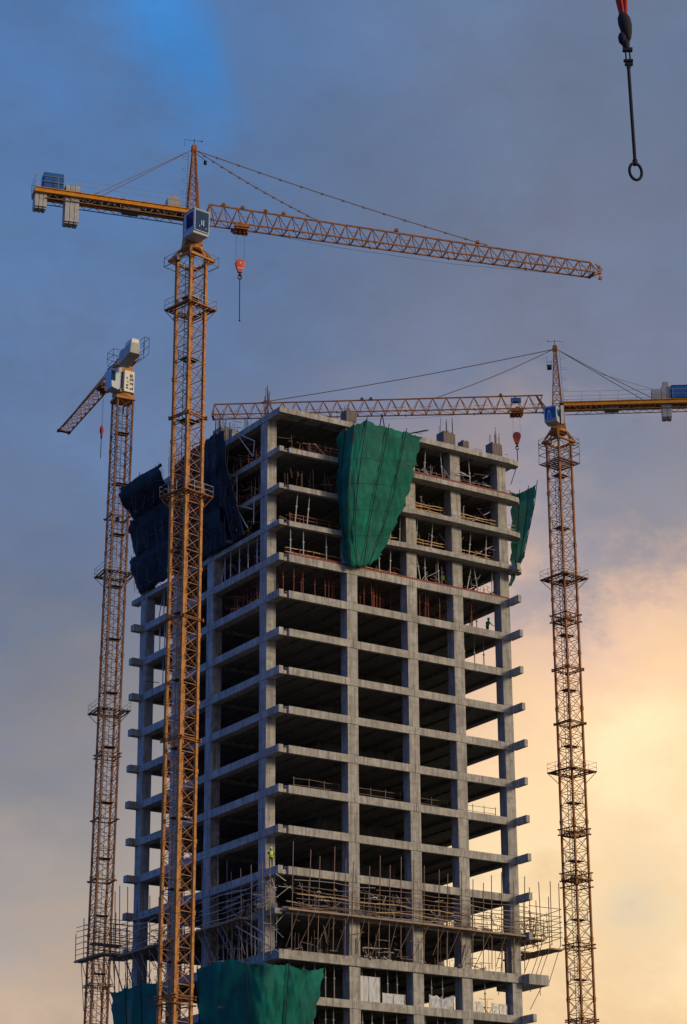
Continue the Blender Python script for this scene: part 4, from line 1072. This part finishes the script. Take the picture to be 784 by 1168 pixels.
# --- front crane (nearest, left of the tower)
def front_crane():
    psi = R(18.0)
    t = empty('tower_crane', (-14.2, 203, 0), psi, 'nearest orange tower crane left of the tower, jib reaching right over the roof', 'tower crane', 'tower cranes round the building')
    t.matrix_world = Matrix.Translation((-14.63, 203, 0)) @ Matrix.Rotation(R(.25), 4, 'Y') @ Matrix.Rotation(psi, 4, 'Z')
    ml = R(45 + 1) - psi
    zt = 100.9 + CAMZ
    crane_mast(t, zt, 1.9, .27, 'orange', ml, 16, 6.2, 4, [95.6 + CAMZ, 76.9 + CAMZ], [(84.5 + CAMZ, .3), (53.9 + CAMZ, .3), (31.5 + CAMZ, .35), (31.0 + CAMZ, .1), (65.0 + CAMZ, .25)], 1.72, 'orange_red')
    turntable(t, zt - .2, 'orange', ml, 1.9)
    ztop, zbot = 106.98 + CAMZ, 105.05 + CAMZ
    for m in lattice_jib(1.7, 41.6, ztop, zbot, ztop - .25, zbot + .35, .66, 1.36, .085, .045): m.build('jib_section', 'orange_red', t)
    MB().bar((1.7, 0, ztop), (1.1, -.66, zbot), .11).bar((1.7, 0, ztop), (1.1, .66, zbot), .11).bar((1.0, -.66, zbot), (1.8, -.66, zbot), .1).bar((1.0, .66, zbot), (1.8, .66, zbot), .1).bar((1.1, -.66, zbot), (1.1, .66, zbot), .08).build('jib_foot', 'orange_red', t)
    e = MB().box(41.1, 41.3, -.72, .72, zbot + .25, zbot + .45).bar((41.1, 0, ztop - .26), (42.0, 0, zbot + .72), .06).bar((41.2, -.6, zbot + .35), (42.0, -.08, zbot + .62), .06).bar((41.2, .6, zbot + .35), (42.0, .08, zbot + .62), .06).bar((41.15, 0, ztop - .26), (41.2, -.66, zbot + .35), .05).bar((41.15, 0, ztop - .26), (41.2, .66, zbot + .35), .05).bar((42.05, 0, zbot + .1), (42.05, 0, zbot + 1.3), .05).bar((41.6, 0, ztop - .3), (42.4, 0, zbot + 1.0), .06).box(41.9, 42.2, -.1, .1, zbot + .55, zbot + .9).lathe([(.2, -.1), (.2, .1)], (42.1, 0, zbot + .1), 10, 'y').lathe([(.16, -.1), (.16, .1)], (42.0, 0, zbot + 1.3), 10, 'y')
    e.build('jib_head', 'orange_red', t)
    for x in (3.0, 4.9, 7.2, 9.0, 20.5, 29.0): MB().lathe([(.17, -.1), (.2, 0), (.17, .1)], (x, 0, ztop + .18), 10, 'y').box(x - .2, x + .2, -.12, .12, ztop + .02, ztop + .1).build('sheave', 'orange_dark', t)
    apex_tower(t, 105.4 + CAMZ, 112.8 + CAMZ, .52, .12, 'orange_red')
    za = 112.55 + CAMZ
    for xx, r in ((12.3, .045), (29.9, .05)):
        m = MB(); n = 14
        for i in range(n):
            f0, f1 = i / n, (i + 1) / n; sg = lambda f: -.25 * math.sin(PI * f)
            m.bar((.2 + (xx - .2) * f0, 0, za + (ztop - za) * f0 + sg(f0)), (.2 + (xx - .2) * f1, 0, za + (ztop - za) * f1 + sg(f1)), r, 5)
            p = (.2 + (xx - .2) * f1, 0, za + (ztop - za) * f1 + sg(f1)); m.box(p[0] - .12, p[0] + .12, -.08, .08, p[2] - .08, p[2] + .08)
        m.build('pendant', 'brown', t)
    zc = 105.75 + CAMZ
    counter_jib(t, -.6, -15.3, zc, .8, 'yellow')
    for sy in (-.7, .7):
        m = MB()
        for i in range(10): m.bar((-.2 - .92 * i, sy * (i / 10), za + (zc + .3 - za) * i / 10), (-.2 - .92 * (i + 1), sy * ((i + 1) / 10), za + (zc + .3 - za) * (i + 1) / 10), .035 if sy < 0 else .028, 5)
        m.bar((-9.4, sy, zc + .3), (-10.0, sy, zc), .05).build('rear_pendant', 'brown' if sy < 0 else 'redprop', t)
    cwt_block(t, -12.4, -11.05, 102.6 + CAMZ, 106.55 + CAMZ, .62, 3)
    cwt_block(t, -15.25, -14.1, 103.75 + CAMZ, 105.9 + CAMZ, .62, 3)
    w = MB().box(-14.5, -12.6, -.75, .75, zc + .05, zc + .62).box(-14.5, -12.6, -.75, .75, zc + .66, zc + 1.25).box(-14.5, -12.6, -.7, .7, zc + 1.28, zc + 1.75)
    bevel(w.build('winch_house', 'blue', t), .05)
    MB().box(-2.6, -1.3, -.6, .4, zc, zc + 1.0).lathe([(.32, -.4), (.32, .4)], (-1.9, -.1, zc + 1.1), 12, 'y').build('slewing_cabinet', 'steel', t)
    r = MB().path([(1, -.1, zbot + .0), (14, -.1, zbot - .75), (26, -.1, zbot - .75), (41.7, -.1, zbot + .1)], .015, 4); r.build('trolley_rope', 'dark', t)
    trolley(t, 4.7, zbot, .66, 'orange_red')
    hook_block(t, 4.7, -.1, 100.9 + CAMZ + .2, zbot - .4, 4.3)
    cab(t, -.05, -1.8, 103.55 + CAMZ, R(20), 1.75, 1.75, 2.45, 'glass', [(-.08, 0, -.3, .1), (.14, .22, -.35, .25), (-.3, -.24, -.55, -.35), (.4, .55, -.6, -.54), (-.12, -.08, .1, .2)])
    MB().box(-.75, .75, -.75, .75, 103.3 + CAMZ, 105.4 + CAMZ).build('turret', 'orange', t)
    MB().lathe([(.03, -.25), (.16, -.2), (.16, .15), (.03, .2)], (1.1, -.1, za - 1.2), 10).bar((.2, 0, za - .3), (1.1, -.1, za - 1.0), .03).build('floodlight', 'dark', t)
    return t
front_crane()

# --- right-hand crane
def right_crane():
    psi = R(176.9)
    t = empty('tower_crane', (24.15, 248, 0), psi, 'orange tower crane right of the tower, jib reaching left behind the roof', 'tower crane', 'tower cranes round the building')
    ml = R(45 - 5.6) - psi
    zt = 100.3 + CAMZ
    crane_mast(t, zt, 1.9, .2, 'orange_red', ml, 16, 6.2, 4, [84.0 + CAMZ, 62.3 + CAMZ], [(73.5 + CAMZ, .3), (79.0 + CAMZ, .9), (67.5 + CAMZ, .25), (55.5 + CAMZ, .7), (50.6 + CAMZ, .9), (49.9 + CAMZ, .1), (43.5 + CAMZ, .5), (36 + CAMZ, .3)], 1.85, 'orange_dark')
    turntable(t, zt - .1, 'orange', ml, 1.9, .85)
    # caged landing just under the turntable
    m = MB(); H = 1.6
    for zz in (97.6 + CAMZ, 98.7 + CAMZ, 100.0 + CAMZ):
        for a in (-H, H): m.bar((a, -H, zz), (a, H, zz), .06 if zz < 99 else .04).bar((-H, a, zz), (H, a, zz), .06 if zz < 99 else .04)
    for x in (-H, 0, H):
        for y in (-H, 0, H):
            if x or y: m.bar((x, y, 97.6 + CAMZ), (x, y, 100.2 + CAMZ), .03)
    for i in range(7): m.box(-H, H, -H + i * .46, -H + i * .46 + .3, 97.5 + CAMZ, 97.54 + CAMZ)
    m.rot(ml).build('climbing_cage', 'orange_dark', t)
    ztop, zbot = 105.98 + CAMZ, 104.15 + CAMZ
    for m in lattice_jib(1.6, 39.0, ztop, zbot, ztop, zbot + .3, .7, 1.55, .08, .045): m.build('jib_section', 'orange_red', t)
    MB().bar((2.3, 0, ztop), (1.3, -.7, zbot), .1).bar((2.3, 0, ztop), (1.3, .7, zbot), .1).bar((1.2, -.7, zbot), (2.0, -.7, zbot), .09).bar((1.2, .7, zbot), (2.0, .7, zbot), .09).build('jib_foot', 'orange_red', t)
    MB().box(38.8, 39.05, -.74, .74, zbot + .15, zbot + .45).bar((38.8, 0, ztop), (39.0, -.6, zbot + .3), .07).bar((38.8, 0, ztop), (39.0, .6, zbot + .3), .07).build('jib_head', 'orange_red', t)
    for x in (6.3, 21.0, 22.0, 33.0): MB().lathe([(.17, -.1), (.2, 0), (.17, .1)], (x, 0, ztop + .18), 10, 'y').box(x - .2, x + .2, -.12, .12, ztop + .02, ztop + .1).build('sheave', 'orange_dark', t)
    apex_tower(t, 104.0 + CAMZ, 111.8 + CAMZ, .56, .12, 'orange_red')
    MB().box(.45, .95, -.3, .3, 109.2 + CAMZ, 109.6 + CAMZ).bar((.45, -.3, 109.6 + CAMZ), (.45, -.3, 110.4 + CAMZ), .025).bar((.95, -.3, 109.6 + CAMZ), (.95, -.3, 110.9 + CAMZ), .025).bar((.45, -.3, 110.2 + CAMZ), (.95, -.3, 110.2 + CAMZ), .025).build('apex_landing', 'dark', t)
    za = 111.6 + CAMZ
    for xx, r in ((13.8, .045), (34.2, .05)):
        m = MB(); n = 16; sg = lambda f: -.3 * math.sin(PI * f)
        for i in range(n):
            f0, f1 = i / n, (i + 1) / n
            m.bar((.2 + (xx - .2) * f0, 0, za + (ztop - za) * f0 + sg(f0)), (.2 + (xx - .2) * f1, 0, za + (ztop - za) * f1 + sg(f1)), r, 5)
        m.build('pendant', 'brown', t)
    zc = 104.75 + CAMZ
    counter_jib(t, -.7, -17.0, zc, .8, 'yellow')
    for sy, xx in ((-.7, -10.2), (.7, -10.5)):
        m = MB().bar((-.2, 0, za), (-5, sy * .5, za + (zc + .4 - za) * 5 / 10.2), .035, 5).bar((-5, sy * .5, za + (zc + .4 - za) * 5 / 10.2), (xx, sy, zc + .3), .045, 5)
        m.build('rear_pendant', 'brown', t)
    MB().path([(-.2, 0, za), (-5, 0, za - 3.2), (-10.8, 0, zc + 1.6)], .018, 4).build('hoist_rope', 'dark', t)
    cwt_block(t, -12.75, -11.65, 102.55 + CAMZ, 106.4 + CAMZ, .62, 2, 'steel')
    cwt_block(t, -16.4, -14.9, 102.9 + CAMZ, 105.9 + CAMZ, .62, 3, 'steel')
    bevel(MB().box(-11.6, -10.6, -.6, .6, zc + .05, zc + 1.35).box(-12.6, -11.9, -.3, .3, 106.42 + CAMZ, 107.1 + CAMZ).build('control_box', 'steel', t), .05)
    bevel(MB().box(-16.5, -12.8, -.8, .8, zc + .15, zc + 1.6).box(-16.6, -12.78, -.85, .85, zc + 1.62, zc + 1.7).build('winch_house', 'blue', t), .05)
    MB().box(-8.6, -7.1, -.6, .2, zc, zc + .35).build('tool_box', 'blue', t)
    trolley(t, 4.6, zbot, .7, 'orange_red')
    MB().box(4.05, 5.2, -.3, .3, zbot + 1.05, zbot + 1.5).build('trolley_motor', 'blue', t)
    MB().path([(6, .1, zbot), (16, .1, zbot - .6), (28, .1, zbot - .5), (38, .1, zbot + .2)], .014, 4).build('trolley_rope', 'dark', t)
    hook_block(t, 4.65, 0, 100.95 + CAMZ + .15, zbot - .4, 4.0, rodto=(5.5, 0, 95.3 + CAMZ))
    # 8-shaped mark, built of bars
    mk = [(-.3, -.24, -.1, .2), (-.02, .04, -.1, .2), (-.3, .04, .2, .26), (-.3, .04, -.14, -.08), (-.36, -.3, -.45, -.14), (.04, .1, -.45, -.14), (-.36, .1, -.5, -.44), (-.22, -.04, .26, .45)]
    cab(t, .65, 1.75, 102.65 + CAMZ, PI - R(20), 1.5, 1.5, 1.75, 'blue', mk)
    MB().box(-.75, .75, -.75, .75, 102.7 + CAMZ, 104.2 + CAMZ).build('turret', 'orange', t)
    MB().box(-.62, -.3, 1.3, 1.9, 101.7 + CAMZ, 103.9 + CAMZ).build('machine_cabinet', 'creamw', t)
    return t
right_crane()

# --- rear crane, far left
def rear_crane():
    psi = R(121)
    t = empty('tower_crane', (-27.0, 255, 0), psi, 'rear flat-top tower crane at far left, brown mast, short jib pointing away to the left', 'tower crane', 'tower cranes round the building')
    t.rotation_mode = 'XYZ'
    t.rotation_euler = (0, 0, psi)
    # the mast stands very slightly off plumb, as in the picture
    t.matrix_world = Matrix.Translation((-27.05, 255, 0)) @ Matrix.Rotation(R(.8), 4, 'Y') @ Matrix.Rotation(psi, 4, 'Z')
    ml = R(45 - 20) - psi
    zt = 108.6 + CAMZ
    crane_mast(t, zt, 1.85, .2, 'orange_dark', ml, 17, 6.2, 4, [87.2 + CAMZ, 71.2 + CAMZ], [(59 + CAMZ, .15), (94 + CAMZ, .2), (66 + CAMZ, .5), (52.3 + CAMZ, .2), (41 + CAMZ, .3)], 1.85, 'brown')
    z = zt
    m = MB().box(-1.15, 1.15, -1.15, 1.15, z - .15, z + .2).rot(ml)
    m.lathe([(1.05, z + .2), (1.15, z + .25), (1.15, z + .55), (1.0, z + .6)], (0, 0, 0), 24)
    m.box(-1.1, 1.1, -.9, .9, z + .6, z + 1.0)
    m.bar((1.5, -.8, z - 1.0), (.9, -.6, z + .5), .1)
    m.build('turntable', 'orange', t)
    MB().box(-.75, .75, -.75, .75, z + 1.0, z + 4.6).build('turret', 'orange', t)
    # cabinet panels facing the camera (local -x is towards the camera, local +y is left)
    zc = z + .55
    p = bevel(MB().box(-1.35, -.78, -.75, .55, zc + .1, zc + 2.75).build('control_cabinet', 'creamw', t), .04)
    mk = MB(); rr = random.Random(5)
    def glyph(y, zz, w, h):
        for i in range(3):
            if rr.random() < .75: mk.box(-1.385, -1.353, y - w, y, zz + h * i / 3, zz + h * i / 3 + h * .17)
        for j in (0, 1):
            if rr.random() < .8: mk.box(-1.387, -1.353, y - w * j - .06, y - w * j, zz, zz + h * .9)
    for zz in (zc + .4, zc + .92, zc + 1.44, zc + 1.96): glyph(-.15, zz, .38, .42)
    for zz in (zc + .45, zc + .8, zc + 1.2, zc + 1.7): glyph(.27, zz, .16, .26)
    mk.build('marking', 'dark', p)
    c = bevel(MB().hexa([(-.9, .7, zc + .2), (.6, .7, zc + .2), (.6, 1.9, zc + .5), (-.9, 1.9, zc + .5)], [(-.95, .7, zc + 3.2), (.6, .7, zc + 3.2), (.6, 2.2, zc + 2.7), (-.95, 2.2, zc + 2.7)]).build('cab', 'white', t), .05)
    MB().box(-.975, -.945, 1.5, 2.05, zc + 1.3, zc + 2.5).build('window', 'glass', c)
    # counterweight beam, tapering box seen from below
    b = MB().hexa([(-.2, -.75, z + 4.2), (-.2, .55, z + 4.2), (-1.88, .55, z + 4.4), (-1.88, -.75, z + 4.4)], [(-.2, -.75, z + 5.2), (-.2, .55, z + 5.2), (-1.88, .55, z + 5.4), (-1.88, -.75, z + 5.4)])
    b.build('counter_jib', 'orange_red', t)
    for i in range(3):
        xa = -1.9 - i * 1.05
        bevel(MB().hexa([(xa, .35, z + 3.3 + .2 * i), (xa, 1.7, z + 3.3 + .2 * i), (xa - 1.0, 1.7, z + 3.5 + .2 * i), (xa - 1.0, .35, z + 3.5 + .2 * i)], [(xa, .45, z + 5.1), (xa, 1.6, z + 5.1), (xa - 1.0, 1.6, z + 5.2), (xa - 1.0, .45, z + 5.2)]).build('counterweight', 'cwt', t), .05)
    bevel(MB().box(-4.9, -3.2, .5, 1.5, z + 5.22, z + 5.75).build('winch_house', 'creamw', t), .05)
    r = MB()
    for y in (-.5, .1):
        for x in (-5.4, -4.0, -2.6): r.bar((x, y, z + 4.0), (x, y, z + 6.0), .03)
        for hh in (4.0, 5.0, 6.0): r.bar((-5.4, y, z + hh), (-2.6, y, z + hh), .028)
    r.bar((-5.4, -.5, z + 6.0), (-5.4, .1, z + 6.0), .028).bar((-4.0, -.3, z + 4.0), (-1.9, .5, z + 3.5), .04)
    for x in (.2, -1.4):
        for y in (.9, 2.1): r.bar((x, y, z + 4.3), (x, y, z + 5.6), .03)
        for hh in (4.0, 4.8, 5.6): r.bar((x, .9, z + hh), (x, 2.1, z + hh), .028)
    for hh in (4.0, 4.8, 5.6): r.bar((.2, 2.1, z + hh), (-1.4, 2.1, z + hh), .028)
    r.build('railing', 'dark', t)
    zb = 110.5 + CAMZ; ztp = 112.4 + CAMZ
    x1 = 16.4
    for m in lattice_jib(.8, x1, ztp + 2.3, zb + 2.6, zb + .9, zb, .74, 1.15, .1, .055, split=2): m.build('jib_section', 'orange', t)
    MB().box(x1 - .1, x1 + .25, -.85, .85, zb - .12, zb + .12).build('jib_head', 'dark', t)
    MB().box(.6, 2.2, .2, 1.2, z + 3.0, z + 4.6).build('machine_cabinet', 'steel', t)
    trolley(t, 5.2, zb + 1.8, .72, 'orange_dark')
    b2 = MB()
    x = 5.5
    b2.lathe([(.05, .55), (.22, .25), (.26, -.2), (.1, -.7)], (x, 0, zb - 3.6), 10)
    hb = b2.build('hook_block', 'strap', t)
    MB().bar((x, 0, zb - 4.25), (x, 0, zb - 4.7), .12, 6).bar((x, 0, zb - 4.6), (x, 0, zb - 7.2), .045, 5).build('sling', 'dark', hb)
    MB().bar((x - .1, 0, zb - 3.2), (x - .1, 0, zb + 1.4), .012, 4).bar((x + .1, 0, zb - 3.2), (x + .1, 0, zb + 1.4), .012, 4).build('hoist_rope', 'dark', t)
    return t
rear_crane()

# ------------------------------------------------------------------ the near hook at top right
def near_hook():
    ox, oy, oz = 8.31, 60.0, 32.2 + CAMZ
    t = empty('crane_hook', (ox, oy, oz), 0, 'black hook, rod and ring hanging from red straps at the top right', 'crane hook')
    def pt(x, z): return (x, 0, z)
    rg = MB(); n = 24
    for i in range(n):
        a0, a1 = 2 * PI * i / n, 2 * PI * (i + 1) / n
        rg.bar((.0 + .18 * math.cos(a0) + .02, .06 * math.cos(a0), .29 + .265 * math.sin(a0)), (.0 + .18 * math.cos(a1) + .02, .06 * math.cos(a1), .29 + .265 * math.sin(a1)), .042, 8)
    rg.build('ring', 'dark', t, smooth=True)
    rd = MB().bar((.02, 0, .56), (-.02, 0, 3.75), .05, 8).bar((.02, 0, .5), (.02, 0, .66), .075, 8)
    rd.build('rod', 'dark', t)
    sh = MB().box(-.15, .12, -.05, .05, 3.86, 3.92).box(-.12, .11, -.05, .05, 3.74, 3.80).bar((-.07, 0, 3.75), (-.08, 0, 4.25), .025, 6).bar((.05, 0, 3.75), (.03, 0, 4.25), .025, 6)
    sh.bar((-.07, 0, 3.7), (.05, 0, 3.7), .05, 6).box(-.16, .12, -.06, .06, 4.2, 4.3)
    sh.build('shackle', 'dark', t)
    bl = MB()
    bl.lathe([(.03, -.55), (.12, -.42), (.19, -.2), (.235, .05), (.22, .25), (.14, .4), (.05, .44)], (-.04, 0, 5.05), 14)
    bl.v = [(x + (z - 5.0) * -.12, y * .7, z) for x, y, z in [(xx * .85 - .006, yy, zz) for xx, yy, zz in bl.v]]
    bl.lathe([(.04, -.2), (.11, -.1), (.13, .05), (.09, .17), (.04, .2)], (-.15, 0, 4.62), 10).lathe([(.03, -.2), (.1, -.08), (.12, .05), (.05, .2)], (-.06, 0, 4.42), 10)
    bl.build('swivel', 'dark', t, smooth=True)
    st = MB()
    for i, (xo, r, yo) in enumerate(((-.14, .07, 0), (-.02, .08, .05), (.07, .06, -.03), (-.07, .05, -.08))):
        pts = [(xo * .45 - .06, yo * .4, 5.35), (xo * .9 - .07, yo, 5.75), (xo * 1.25 - .09, yo, 6.2), (xo * 1.2 - .1, yo, 7.2), (xo * .4 - .1, yo * .4, 8.6)]
        st.path(pts, r, 8)
    st.build('strap', 'strap', t)
    hk = MB().bar((-.1, 0, 8.5), (-.1, 0, 24), .03, 6)
    hk.build('hoist_rope', 'dark', t)
near_hook()

# ------------------------------------------------------------------ ground
g = MB().add([(-3000, -500, 0), (3000, -500, 0), (3000, 6000, 0), (-3000, 6000, 0)], [(0, 1, 2, 3)]).build('ground', 'earth')
tag(g, kind='structure')

# ------------------------------------------------------------------ world
w = bpy.data.worlds.new('World'); S.world = w; w.use_nodes = True
nt = w.node_tree; nt.nodes.clear()
out = nt.nodes.new('ShaderNodeOutputWorld'); bg = nt.nodes.new('ShaderNodeBackground')
tc = nt.nodes.new('ShaderNodeTexCoord').outputs['Generated']
def math_(op, a, b=None, clamp=False):
    n = nt.nodes.new('ShaderNodeMath'); n.operation = op; n.use_clamp = clamp
    for i, v in enumerate((a, b)):
        if v is None: continue
        if isinstance(v, (int, float)): n.inputs[i].default_value = v
        else: nt.links.new(v, n.inputs[i])
    return n.outputs[0]
sky = nt.nodes.new('ShaderNodeTexSky'); sky.sky_type = 'NISHITA'; sky.sun_disc = False
SUN_EL, SUN_AZ = R(16), R(112)       # azimuth measured clockwise from the view direction
sky.sun_elevation = SUN_EL; sky.sun_rotation = SUN_AZ
sep = nt.nodes.new('ShaderNodeSeparateXYZ'); nt.links.new(tc, sep.inputs[0])
X, Y, Z = sep.outputs
az = math_('MULTIPLY', math_('ARCTAN2', X, Y), 180 / PI)          # degrees, 0 = view direction
el = math_('MULTIPLY', math_('ARCSINE', Z), 180 / PI)
# cloud noises in direction space
n_big = noise_tex(nt, tc, 4.2, 4, .5, (1, 1, 1.7)); n_mid = noise_tex(nt, tc, 10, 6, .55, (1, 1, 1.8)); n_f = noise_tex(nt, tc, 26, 6, .6, (1, 1, 2.2))
n_w = noise_tex(nt, tc, 16, 8, .68, (1, 1, 1.5))
warp_e = math_('ADD', math_('MULTIPLY', math_('SUBTRACT', n_mid, .5), 8.0), math_('MULTIPLY', math_('SUBTRACT', n_w, .5), 9.0))
warp_a = math_('MULTIPLY', math_('SUBTRACT', n_mid, .5), 10.0)
e2 = math_('ADD', el, warp_e); a2 = math_('ADD', az, warp_a)
def pos(e): return (e - 5) / 30.0
ef = math_('DIVIDE', math_('SUBTRACT', e2, 5), 30.0)
left = ramp(nt, ef, [(0, (.52, .40, .30)), (pos(8.5), (.56, .42, .32)), (pos(11), (.43, .37, .335)), (pos(14), (.29, .28, .305)), (pos(18), (.17, .21, .31)), (pos(22), (.13, .195, .345)), (pos(28), (.105, .20, .40)), (pos(33), (.085, .19, .42))])
right = ramp(nt, ef, [(0, (.95, .66, .38)), (pos(9), (1.0, .71, .40)), (pos(12.0), (1.04, .78, .46)), (pos(15.0), (1.04, .70, .41)), (pos(17.4), (.84, .56, .40)), (pos(19.6), (.46, .37, .36)), (pos(23), (.21, .235, .33)), (pos(33), (.14, .20, .33))])
mf = nt.nodes.new('ShaderNodeMapRange'); mf.interpolation_type = 'SMOOTHSTEP'
mf.inputs['From Min'].default_value = -6.5; mf.inputs['From Max'].default_value = 6.0
nt.links.new(a2, mf.inputs['Value'])
cl = mixc(nt, mf.outputs[0], left, right)
# break in the cloud: clear blue
def gauss(a0, e0, sa, se):
    u = math_('DIVIDE', math_('SUBTRACT', az, a0), sa); v = math_('DIVIDE', math_('SUBTRACT', el, e0), se)
    return math_('EXPONENT', math_('MULTIPLY', math_('ADD', math_('MULTIPLY', u, u), math_('MULTIPLY', v, v)), -1))
hg = math_('ADD', gauss(-3.9, 32.6, 2.2, 3.1), math_('MULTIPLY', math_('SUBTRACT', n_w, .5), .9))
# the cloud edge on the right of the blue break is crisp
edge = nt.nodes.new('ShaderNodeMapRange'); edge.interpolation_type = 'SMOOTHSTEP'
edge.inputs['From Min'].default_value = .9; edge.inputs['From Max'].default_value = -.4
nt.links.new(math_('ADD', math_('ADD', az, math_('MULTIPLY', math_('SUBTRACT', el, 30.0), .45)), math_('ADD', math_('MULTIPLY', math_('SUBTRACT', n_w, .5), 3.0), 2.9)), edge.inputs['Value'])
hole = math_('MULTIPLY', ramp(nt, hg, [(.15, 0.), (.75, 1.)]), edge.outputs[0], clamp=True)
cl = mixc(nt, math_('MULTIPLY', hole, .72), cl, (.045, .25, .66))
gap = math_('MULTIPLY', gauss(6.8, 10.8, 1.3, 1.5), math_('MULTIPLY', math_('SUBTRACT', n_w, .38), 3.0), clamp=True)
dk = ramp(nt, math_('ADD', gauss(8.6, 20.6, 3.0, 2.4), math_('MULTIPLY', math_('SUBTRACT', n_w, .5), 1.4)), [(.25, 0.), (.85, .75)])
cl = mixc(nt, dk, cl, (.22, .235, .30))
br2 = ramp(nt, math_('ADD', gauss(7.5, 14.2, 2.2, 2.0), math_('MULTIPLY', math_('SUBTRACT', n_w, .5), 1.6)), [(.35, 0.), (1., .6)])
cl = mixc(nt, br2, cl, (1.15, .87, .52))
cl = mixc(nt, math_('MULTIPLY', gap, .75), cl, (.42, .41, .38))
# mottling of the cloud sheet
mot = ramp(nt, n_w, [(.3, .88), (.7, 1.11)])
cl = mixc(nt, 1.0, cl, mot, 'MULTIPLY')
mot2 = ramp(nt, n_big, [(.35, .90), (.65, 1.10)])
cl = mixc(nt, 1.0, cl, mot2, 'MULTIPLY')
# overhead even; unseen sky behind coloured blue left, warm right, to light the faces
zen = nt.nodes.new('ShaderNodeMapRange'); zen.interpolation_type = 'SMOOTHSTEP'; zen.inputs['From Min'].default_value = 36; zen.inputs['From Max'].default_value = 60
nt.links.new(el, zen.inputs['Value'])
cl = mixc(nt, zen.outputs[0], cl, (.17, .27, .46))
beh = nt.nodes.new('ShaderNodeMapRange'); beh.interpolation_type = 'SMOOTHSTEP'; beh.inputs['From Min'].default_value = 16; beh.inputs['From Max'].default_value = 62
nt.links.new(math_('ABSOLUTE', az), beh.inputs['Value'])
side = nt.nodes.new('ShaderNodeMapRange'); side.interpolation_type = 'SMOOTHSTEP'; side.inputs['From Min'].default_value = -.5; side.inputs['From Max'].default_value = .5
nt.links.new(X, side.inputs['Value'])
bcol = mixc(nt, side.outputs[0], (.055, .22, .78), (.40, .36, .31))
cl = mixc(nt, math_('MULTIPLY', beh.outputs[0], .95), cl, bcol)
sc = mixc(nt, 1.0, sky.outputs[0], (.035, .035, .035), 'MULTIPLY')
fin = mixc(nt, .97, sc, cl)
bg.inputs['Strength'].default_value = 1.0
nt.links.new(fin, bg.inputs['Color']); nt.links.new(bg.outputs[0], out.inputs[0])

# ------------------------------------------------------------------ sun
sd = bpy.data.lights.new('sun', 'SUN'); so = bpy.data.objects.new('sun', sd); C.objects.link(so)
sd.energy = 2.7; sd.angle = R(14); sd.color = (1.0, .82, .58)
dirv = Vector((math.sin(SUN_AZ) * math.cos(SUN_EL), math.cos(SUN_AZ) * math.cos(SUN_EL), math.sin(SUN_EL)))
so.rotation_euler = dirv.to_track_quat('Z', 'Y').to_euler()

# ------------------------------------------------------------------ camera
cd = bpy.data.cameras.new('camera'); co = bpy.data.objects.new('camera', cd); C.objects.link(co)
cd.sensor_fit = 'VERTICAL'; cd.sensor_height = 24; cd.lens = 24 * 2722.6 / 1168; cd.clip_end = 12000; cd.clip_start = .1
co.matrix_world = Matrix.Translation((0, 0, CAMZ)) @ Matrix.Rotation(R(90 + 20.364), 4, 'X') @ Matrix.Rotation(R(-.3775), 4, 'Z')
S.camera = co
S.view_settings.view_transform = 'Standard'; S.view_settings.look = 'None'; S.view_settings.exposure = 0; S.view_settings.gamma = 1
S.view_settings.use_curve_mapping = False
S.cycles.max_bounces = 5; S.cycles.transparent_max_bounces = 12
